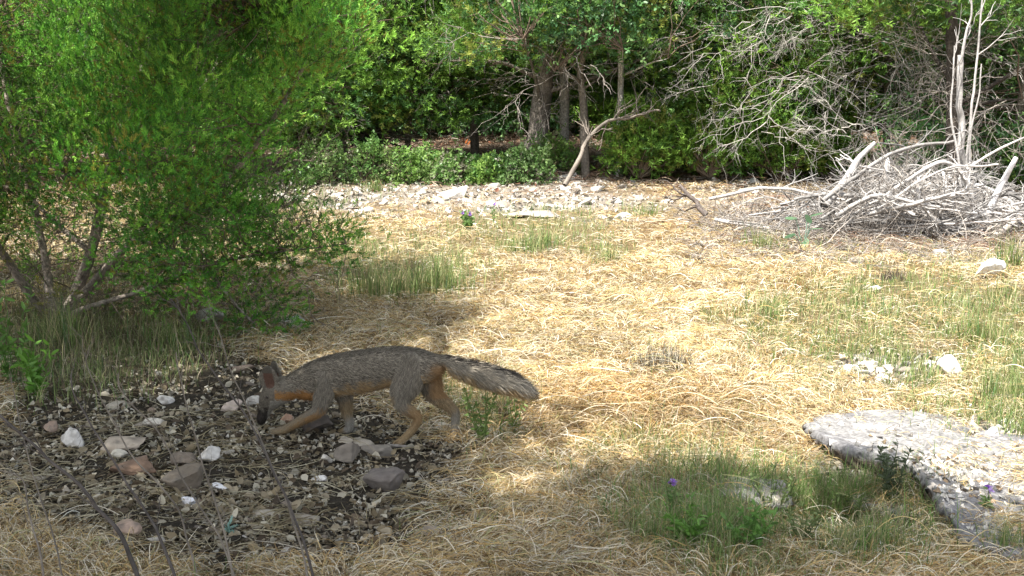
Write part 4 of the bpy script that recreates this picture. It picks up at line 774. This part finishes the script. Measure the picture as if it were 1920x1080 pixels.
tuft(1500, 548, 24, 60, 'small brown orange straw tussock left of the right grass', 160, ([(0.36, 0.2, 0.07), (0.5, 0.32, 0.12), (0.12, 0.06, 0.03)], [3, 2, 3]))
tuft(1672, 525, 36, 54, 'dark brown dead tussock in front of the right brush', 160, ([(0.16, 0.13, 0.1), (0.34, 0.3, 0.24), (0.06, 0.05, 0.04)], [3, 2, 3]))

# dark droppings in the straw
for i, (px, py, w, h, rz, lab) in enumerate([(912, 620, 20, 11, .6, 'larger dark dropping in the straw above the fox back'), (930, 600, 18, 9, .2, 'flat dark dropping just above the larger one'), (945, 672, 19, 8, .7, 'elongated dark dropping above the fox tail'), (1018, 664, 9, 12, 0, 'small upright dark dropping right of the elongated one'), (999, 694, 9, 13, .2, 'small dark dropping beside the tip of the fox tail'), (868, 604, 10, 12, 0, 'small grey dropping left of the flat dark one'), (812, 632, 9, 7, 0, 'tiny dark dropping above the middle of the fox back'), (826, 608, 20, 9, .3, 'thin brown dropping left of the small grey one'), (760, 572, 12, 8, .5, 'tiny dark dropping below the largest green tuft'), (1026, 588, 16, 8, 0, 'reddish dark dropping far right of the group')]):
    one_rock(lab, px, py, w, h, (0.045, 0.025, 0.02), 300+i, .6, 0.0, 2, 'dark droppings on the straw', 'dropping', 'dropping', rz)

# ---------------------------------------------------------------- the fox
def build_fox():
    PXM = 526.0
    fy = lambda px: 3.70+(850-px)*0.00022
    base = G(690, 828); root = thing('fox', 'grey fox with orange neck walking left and sniffing the ground', 'fox', base)
    def ch(rows, off=0.0):   # (px, py, half height px, half width px, [y offset])
        out = []
        for r in rows:
            o = off+(r[4] if len(r) > 4 else 0); p = P(r[0], r[1], fy(r[0])+o); out.append([*p, r[2]/PXM, r[3]/PXM])
        return np.array(out)
    chains = {
     'torso': ch([(538, 727, 20, 16), (556, 722, 25, 18), (580, 717, 32, 22), (606, 709, 37, 26), (640, 702, 39, 28), (680, 696, 39, 29), (720, 689, 37, 28), (752, 687, 36, 28), (782, 688, 34, 26), (806, 686, 27, 20), (824, 682, 17, 13)]),
     'head': ch([(548, 726, 22, 17), (532, 730, 25, 21), (518, 737, 25, 23), (506, 750, 20.5, 19), (499, 763, 13.5, 13), (495, 774, 10.5, 10.5), (490, 786, 8.5, 9), (487, 793, 5, 6)]),
     'tail': ch([(812, 680, 14, 12), (832, 679, 12, 11), (860, 689, 13, 13), (895, 700, 16, 16), (930, 710, 17, 17), (960, 719, 15, 15), (982, 729, 10, 10), (994, 735, 4, 4)]),
     'fore_near': ch([(612, 708, 26, 16, -.025), (608, 735, 20, 13, -.035), (602, 757, 14, 10, -.04), (596, 772, 11, 8.5, -.04), (575, 786, 9, 7.5, -.04), (552, 800, 7.5, 7, -.04), (536, 810, 7, 7, -.04), (520, 816, 6.5, 8, -.04), (509, 818, 4, 6, -.04)]),
     'fore_far': ch([(632, 715, 24, 15, .03), (644, 740, 16, 12, .04), (648, 760, 12, 9, .04), (651, 780, 9, 8, .04), (655, 798, 7.5, 7, .04), (655, 810, 7, 7, .04), (650, 817, 6.5, 8, .04), (642, 820, 4, 6, .04)]),
     'hind_near': ch([(770, 690, 33, 18, -.02), (762, 718, 28, 16, -.035), (754, 742, 20, 13, -.04), (758, 758, 13, 10, -.045), (772, 768, 9, 8, -.045), (783, 777, 8, 7, -.045), (776, 792, 6.5, 6.5, -.045), (762, 806, 6.5, 6.5, -.045), (750, 814, 6.5, 8, -.045), (738, 816, 4.5, 6, -.045)]),
     'hind_far': ch([(796, 690, 28, 15, .02), (806, 718, 22, 14, .035), (816, 740, 16, 12, .04), (832, 755, 12, 10, .04), (848, 768, 9, 8, .04), (854, 780, 8, 7, .04), (853, 800, 6.8, 6.5, .04), (852, 815, 6.5, 7, .04), (848, 825, 6.5, 8, .03), (838, 828, 4.5, 6, .03)]),
    }
    Vp, Fp, SK = [], [], []
    off = 0; S = 20; ang = np.arange(S)*2*PI/S
    names = list(chains)
    for ci, (nm, c) in enumerate(chains.items()):
        K = 40; q = smooth_path(c, K); q[:, 3:] = np.maximum(q[:, 3:], 0.004)
        if nm in ('fore_near', 'fore_far', 'hind_near', 'hind_far'):   # feet rest on the ground
            gz = height(q[:, 0], q[:, 1]); tgt = gz[-4]+0.0115; d = tgt-q[-4, 2]; w = np.linspace(0, 1, K)**1.6; q[:, 2] += d*w
        T = norm(np.gradient(q[:, :3], axis=0)); Bv = np.array([0, 1., 0])[None]-T*T[:, 1:2]; Bv = norm(Bv); A = np.cross(Bv, T)
        R = q[:, None, :3]+np.cos(ang)[None, :, None]*(A*q[:, 3:4])[:, None]+np.sin(ang)[None, :, None]*(Bv*q[:, 4:5])[:, None]
        V = R.reshape(-1, 3); idx = np.arange(K*S).reshape(K, S); nx = np.roll(idx, -1, 1)
        F = [list(f) for f in np.stack([idx[:-1], nx[:-1], nx[1:], idx[1:]], -1).reshape(-1, 4)]
        F.append(list(idx[0][::-1])); F.append(list(idx[-1])); Vp.append(V); Fp += [[int(a)+off for a in f] for f in F]; off += len(V)
        SK.append(np.column_stack([q[:, :3], T, np.full(K, ci), np.linspace(0, 1, K), q[:, 3], A]))
    # toes
    for nm in ('fore_near', 'fore_far', 'hind_near', 'hind_far'):
        s = SK[names.index(nm)]; tip = s[-2, :3]
        for k in range(4):
            bm = bmesh.new(); bmesh.ops.create_icosphere(bm, subdivisions=2, radius=1); V = np.array([v.co[:] for v in bm.verts]); F = [[v.index for v in f.verts] for f in bm.faces]; bm.free()
            fx = -0.004 if k in (1, 2) else 0.003; V = V*[0.0115, 0.0052, 0.0068]+tip+[fx-0.003, (k-1.5)*0.0078, -0.004]; Vp.append(V); Fp += [[a+off for a in f] for f in F]; off += len(V)
    # ears: cupped cones
    def ear(base, tip, w, fwd, yo):
        nonlocal off
        K = 10; t = np.linspace(0, 1, K); a = np.array(P(*base, fy(base[0])+yo)); b2 = np.array(P(*tip, fy(tip[0])+yo*1.35)); ax = norm(b2-a); sd = norm(np.cross(ax, fwd)); fw = np.cross(sd, ax)
        prof = w/PXM*np.array([.75, .9, 1.0, 1.02, 1.0, .95, .86, .73, .54, .28]); ring = []
        for k in range(K):
            for j in range(12):
                th = 2*PI*j/12; u = math.cos(th); v = math.sin(th); thick = 0.0055; cup = 0.010*(u*u)*(prof[k]/max(prof))
                ring.append(a+(b2-a)*t[k]+sd*u*prof[k]+fw*(v*thick+cup))
        V = np.array(ring); idx = np.arange(K*12).reshape(K, 12); nx = np.roll(idx, -1, 1)
        F = [list(f) for f in np.stack([idx[:-1], nx[:-1], nx[1:], idx[1:]], -1).reshape(-1, 4)]+[list(idx[0][::-1]), list(idx[-1])]
        Vp.append(V); Fp.extend([[int(q)+off for q in f] for f in F]); off += len(V); return a, b2
    e1 = ear((510, 730), (500, 686), 20, np.array([-.3, -.95, .1]), -0.022)
    e2 = ear((524, 720), (513, 677), 18, np.array([-.6, -.7, .1]), 0.026)
    me = bpy.data.meshes.new('fox_raw'); me.from_pydata([tuple(v) for v in np.vstack(Vp)-base], [], Fp); me.update()
    bm = bmesh.new(); bm.from_mesh(me); bmesh.ops.recalc_face_normals(bm, faces=bm.faces); bm.to_mesh(me); bm.free()
    tmp = bpy.data.objects.new('fox_tmp', me); COL.objects.link(tmp)
    m = tmp.modifiers.new('r', 'REMESH'); m.mode = 'VOXEL'; m.voxel_size = 0.0036
    s = tmp.modifiers.new('s', 'SMOOTH'); s.iterations = 5; s.factor = 0.5
    dg = bpy.context.evaluated_depsgraph_get(); ev = tmp.evaluated_get(dg); em = ev.to_mesh()
    nv = len(em.vertices); V = np.empty(nv*3, np.float32); em.vertices.foreach_get('co', V); V = V.reshape(-1, 3).astype(float)+base
    nf = len(em.polygons); fl = np.array([list(p.vertices) for p in em.polygons]) if all(len(p.vertices) == 4 for p in em.polygons) else [list(p.vertices) for p in em.polygons]
    fl = np.array([f for f in fl if len(f) == 4]); ev.to_mesh_clear(); bpy.data.objects.remove(tmp)
    SKa = np.vstack(SK)
    def info(Q):
        d = np.empty(len(Q)); j = np.empty(len(Q), int)
        for i in range(0, len(Q), 4000):
            dd = np.linalg.norm(Q[i:i+4000, None]-SKa[None, :, :3], axis=-1)-SKa[None, :, 8]*0.85; j[i:i+4000] = dd.argmin(1); d[i:i+4000] = dd.min(1)
        s = SKa[j]; rel = ((Q-s[:, :3])*s[:, 9:12]).sum(1)/s[:, 8]*np.sign(s[:, 11]); return s, rel
    earmask = lambda Q: np.minimum(np.linalg.norm(Q-(e1[0]+(e1[1]-e1[0])*np.clip(((Q-e1[0])@(e1[1]-e1[0]))/((e1[1]-e1[0])@(e1[1]-e1[0])), .25, 1)[:, None]), axis=1), np.linalg.norm(Q-(e2[0]+(e2[1]-e2[0])*np.clip(((Q-e2[0])@(e2[1]-e2[0]))/((e2[1]-e2[0])@(e2[1]-e2[0])), .25, 1)[:, None]), axis=1)) < 0.021
    GRY = np.array([0.25, 0.225, 0.18]); ORG = np.array([0.44, 0.235, 0.085]); BUF = np.array([0.46, 0.34, 0.19]); WHT = np.array([0.58, 0.55, 0.48]); BLK = np.array([0.035, 0.03, 0.026])
    def colour(Q, nrm):
        s, rel = info(Q); cid = s[:, 6].astype(int); t = s[:, 7]; px, py = proj(Q); n = len(Q); C = np.tile(GRY, (n, 1)); g1 = np.zeros(n)
        jn = (vnoise(Q*45, 5)-0.5)*1.2+(rng.uniform(size=n)-.5)*1.3; up = nrm[:, 2]
        def sm(v, a, b): x = np.clip((v-a)/(b-a), 0, 1); return x*x*(3-2*x)
        def putw(w, col): C[:] = C*(1-w[:, None])+np.array(col)*w[:, None]
        def put(m, col, k=1.0): C[m] = C[m]*(1-k)+np.array(col)*k
        tor = cid == names.index('torso')
        put(tor & (up > 0.75) , GRY*0.62, .8)
        bl = np.interp(px, [540, 600, 640, 700, 760, 800], [758, 750, 736, 727, 722, 722])
        put(tor & (py+jn*14 > bl-10), BUF*0.9+ORG*0.15); put(tor & (py+jn*8 > bl+6), WHT*0.8)
        hd = (cid == names.index('head'))|(tor & (px < 600))
        put(hd & (px > 503) & (px < 566+jn*10) & (py+jn*10 > 733) & (py+jn*8 < 756), ORG); put(hd & (px >= 540) & (px < 600+jn*14) & (py+jn*8 > 735) & (py+jn*8 < 757-(px-560)*0.05), ORG*1.02)
        put(hd & (px >= 510) & (px < 606) & (py+jn*6 > 750), WHT*0.8)
        h2 = cid == names.index('head'); put(h2 & (px < 514) & (py < 768), GRY*0.95); put(h2 & (py+jn*6 > 768) & (px < 512), BLK*1.6); put(h2 & (py > 752) & (px > 506-(py-752)*.2), WHT*0.7)
        tl = cid == names.index('tail'); putw(tl*1.0, GRY*1.15); putw(tl*sm(t, .3, .8)*.25, WHT*.85); put(tl & (rel+jn*0.5 < -0.45), BUF); put(tl & (up+jn*0.3 > 0.80), BLK); put(tl & (t+jn*.08 > 0.9), BLK)
        put(tl & (t < .12) & (rel < 0), ORG*.8)
        fn = cid == names.index('fore_near'); tj = t+jn*.12; put(fn & (tj > .42), BUF*0.7); put(fn & (tj > .30) & (tj < .58) & (rel < 0.2), ORG*.5+BUF*.3); put(fn & (tj > .42) & (rel+jn > .3), GRY*0.95, .6)
        ff = cid == names.index('fore_far'); putw(ff*sm(t+jn*.08, .1, .3), BUF*.7); putw(ff*sm(t+jn*.06, .32, .55), WHT*.6); putw(ff*sm(t, .8, .95), BUF*.6)
        hn = cid == names.index('hind_near'); putw(hn*sm(t+jn*.08, .28, .46), ORG*.3+BUF*.5); put(hn & (t > .2) & (t < .45) & (rel*1 > .5), BUF*.8, .5); putw(hn*sm(t, .5, .75), BUF*.85)
        hf = cid == names.index('hind_far'); putw(hf*sm(t+jn*.1, .08, .3)*.9, BUF*.8); putw(hf*sm(t+jn*.06, .38, .58)*.85, WHT*.6); putw(hf*sm(t, .66, .88), BUF*.75)
        putw(((py < 745) & ~tl)*sm(px+jn*8, 796, 812)*sm(py, 676, 694)*.8, ORG*.6+BUF*.3)
        em_ = earmask(Q); put(em_, GRY*.55); face = nrm@norm(np.array([-.6, -.75, .1])) > 0.45
        put(em_ & face, (0.15, 0.085, 0.06)); put(em_ & (px < 492.5), WHT*.6); put(em_ & (py < 700), GRY*.5); d_edge = (px < 498+(728-py)*-0.02) ; put(em_ & ~face & (nrm[:, 0] > .6), WHT*.8, .7)
        griz = np.where(tor | tl, 1.0, np.where((hd | (t < .4)) , .55, .2)); griz[em_] = .2
        bright = C.sum(1)/3; griz = np.where((C[:, 0] > 2.4*C[:, 2]), .2, griz)
        length = np.where(tl, .036, np.where(tor, .014, .008)); length = np.where(h2, .007, length); length = np.where(em_, .004, length)
        legs = (cid >= 3); length = np.where(legs, np.interp(t, [0, .35, .6, 1], [.017, .013, .008, .005]), length); length = np.where(tl & (t < .2), .022, length)
        length = np.where(tor & (px < 600), .014, length)
        return C, griz, length, s[:, 3:6]
    # vertex normals
    fn_ = np.cross(V[fl[:, 2]]-V[fl[:, 0]], V[fl[:, 3]]-V[fl[:, 1]]); VN = np.zeros_like(V)
    for k in range(4): np.add.at(VN, fl[:, k], fn_)
    VN = norm(VN); C, gr, ln, tg = colour(V, VN)
    obj('body', V, fl, M_SKIN, C*0.8, parent=root, smooth=True)
    # fur
    ar = np.linalg.norm(fn_, axis=1); NF = 170000; f = rng.choice(len(fl), NF, p=ar/ar.sum()); uv = rng.uniform(size=(NF, 2)); q = fl[f]
    w = np.stack([(1-uv[:, 0])*(1-uv[:, 1]), uv[:, 0]*(1-uv[:, 1]), uv[:, 0]*uv[:, 1], (1-uv[:, 0])*uv[:, 1]], 1)
    Q = (V[q]*w[..., None]).sum(1); Nn = norm((VN[q]*w[..., None]).sum(1)); C, gr, ln, tg = colour(Q, Nn)
    comb = np.array([1, 0, -0.35])[None]*0+tg; s_, rel_ = info(Q); isT = (s_[:, 6] == 0); comb[isT] = comb[isT]+[0, 0, -.25]
    hh = s_[:, 6] == 1; comb[hh] = -comb[hh]
    comb = norm(comb-Nn*(comb*Nn).sum(1)[:, None]+rng.normal(size=(NF, 3))*.22); L = ln*rng.uniform(.6, 1.25, NF)
    K = 4; t = np.linspace(0, 1, K); lift = np.where(s_[:, 6] == 2, .5, .38)
    Pn = Q[:, None]+comb[:, None]*(L[:, None]*t[None])[..., None]+Nn[:, None]*((L*lift)[:, None]*(t-.45*t*t)[None])[..., None]; Pn[..., 2] -= (L*.12)[:, None]*(t**2)[None]
    W = np.where(s_[:, 6] == 2, 0.0007, .0005)[:, None]*np.array([1, .95, .7, .1])[None]
    Vf, Ff = ribbons(Pn, W, (Nn+rng.normal(size=Nn.shape)*.35)[:, None, :])
    rr = rng.uniform(size=NF); mult = np.where(rr < .36, .42, np.where(rr > .72, 1.9, 1.0)); gr = np.where(s_[:, 6] == 2, gr*.6, gr); mult = 1+(mult-1)*gr; Cf = C*mult[:, None]*(1+rng.normal(0, .12, (NF, 1)))
    obj('fur', Vf, Ff, M_FUR, np.repeat(Cf, K*2, 0), parent=root)
    # nose, eye, whiskers
    def ball(nm, p, r, mat):
        bm = bmesh.new(); bmesh.ops.create_icosphere(bm, subdivisions=3, radius=1); Vb = np.array([v.co[:] for v in bm.verts]); Fb = np.array([[v.index for v in f.verts] for f in bm.faces]); bm.free()
        obj(nm, Vb*r+p, Fb, mat, parent=root, smooth=True)
    ball('nose', P(489, 791, fy(489)), np.array([.009, .010, .008]), M_NOSE)
    ball('eye', P(501, 745, fy(501)-0.040), np.array([.0065, .004, .0055]), M_EYE)
    ball('eye', P(501, 745, fy(501)+0.027), np.array([.0065, .004, .0055]), M_EYE)
build_fox()
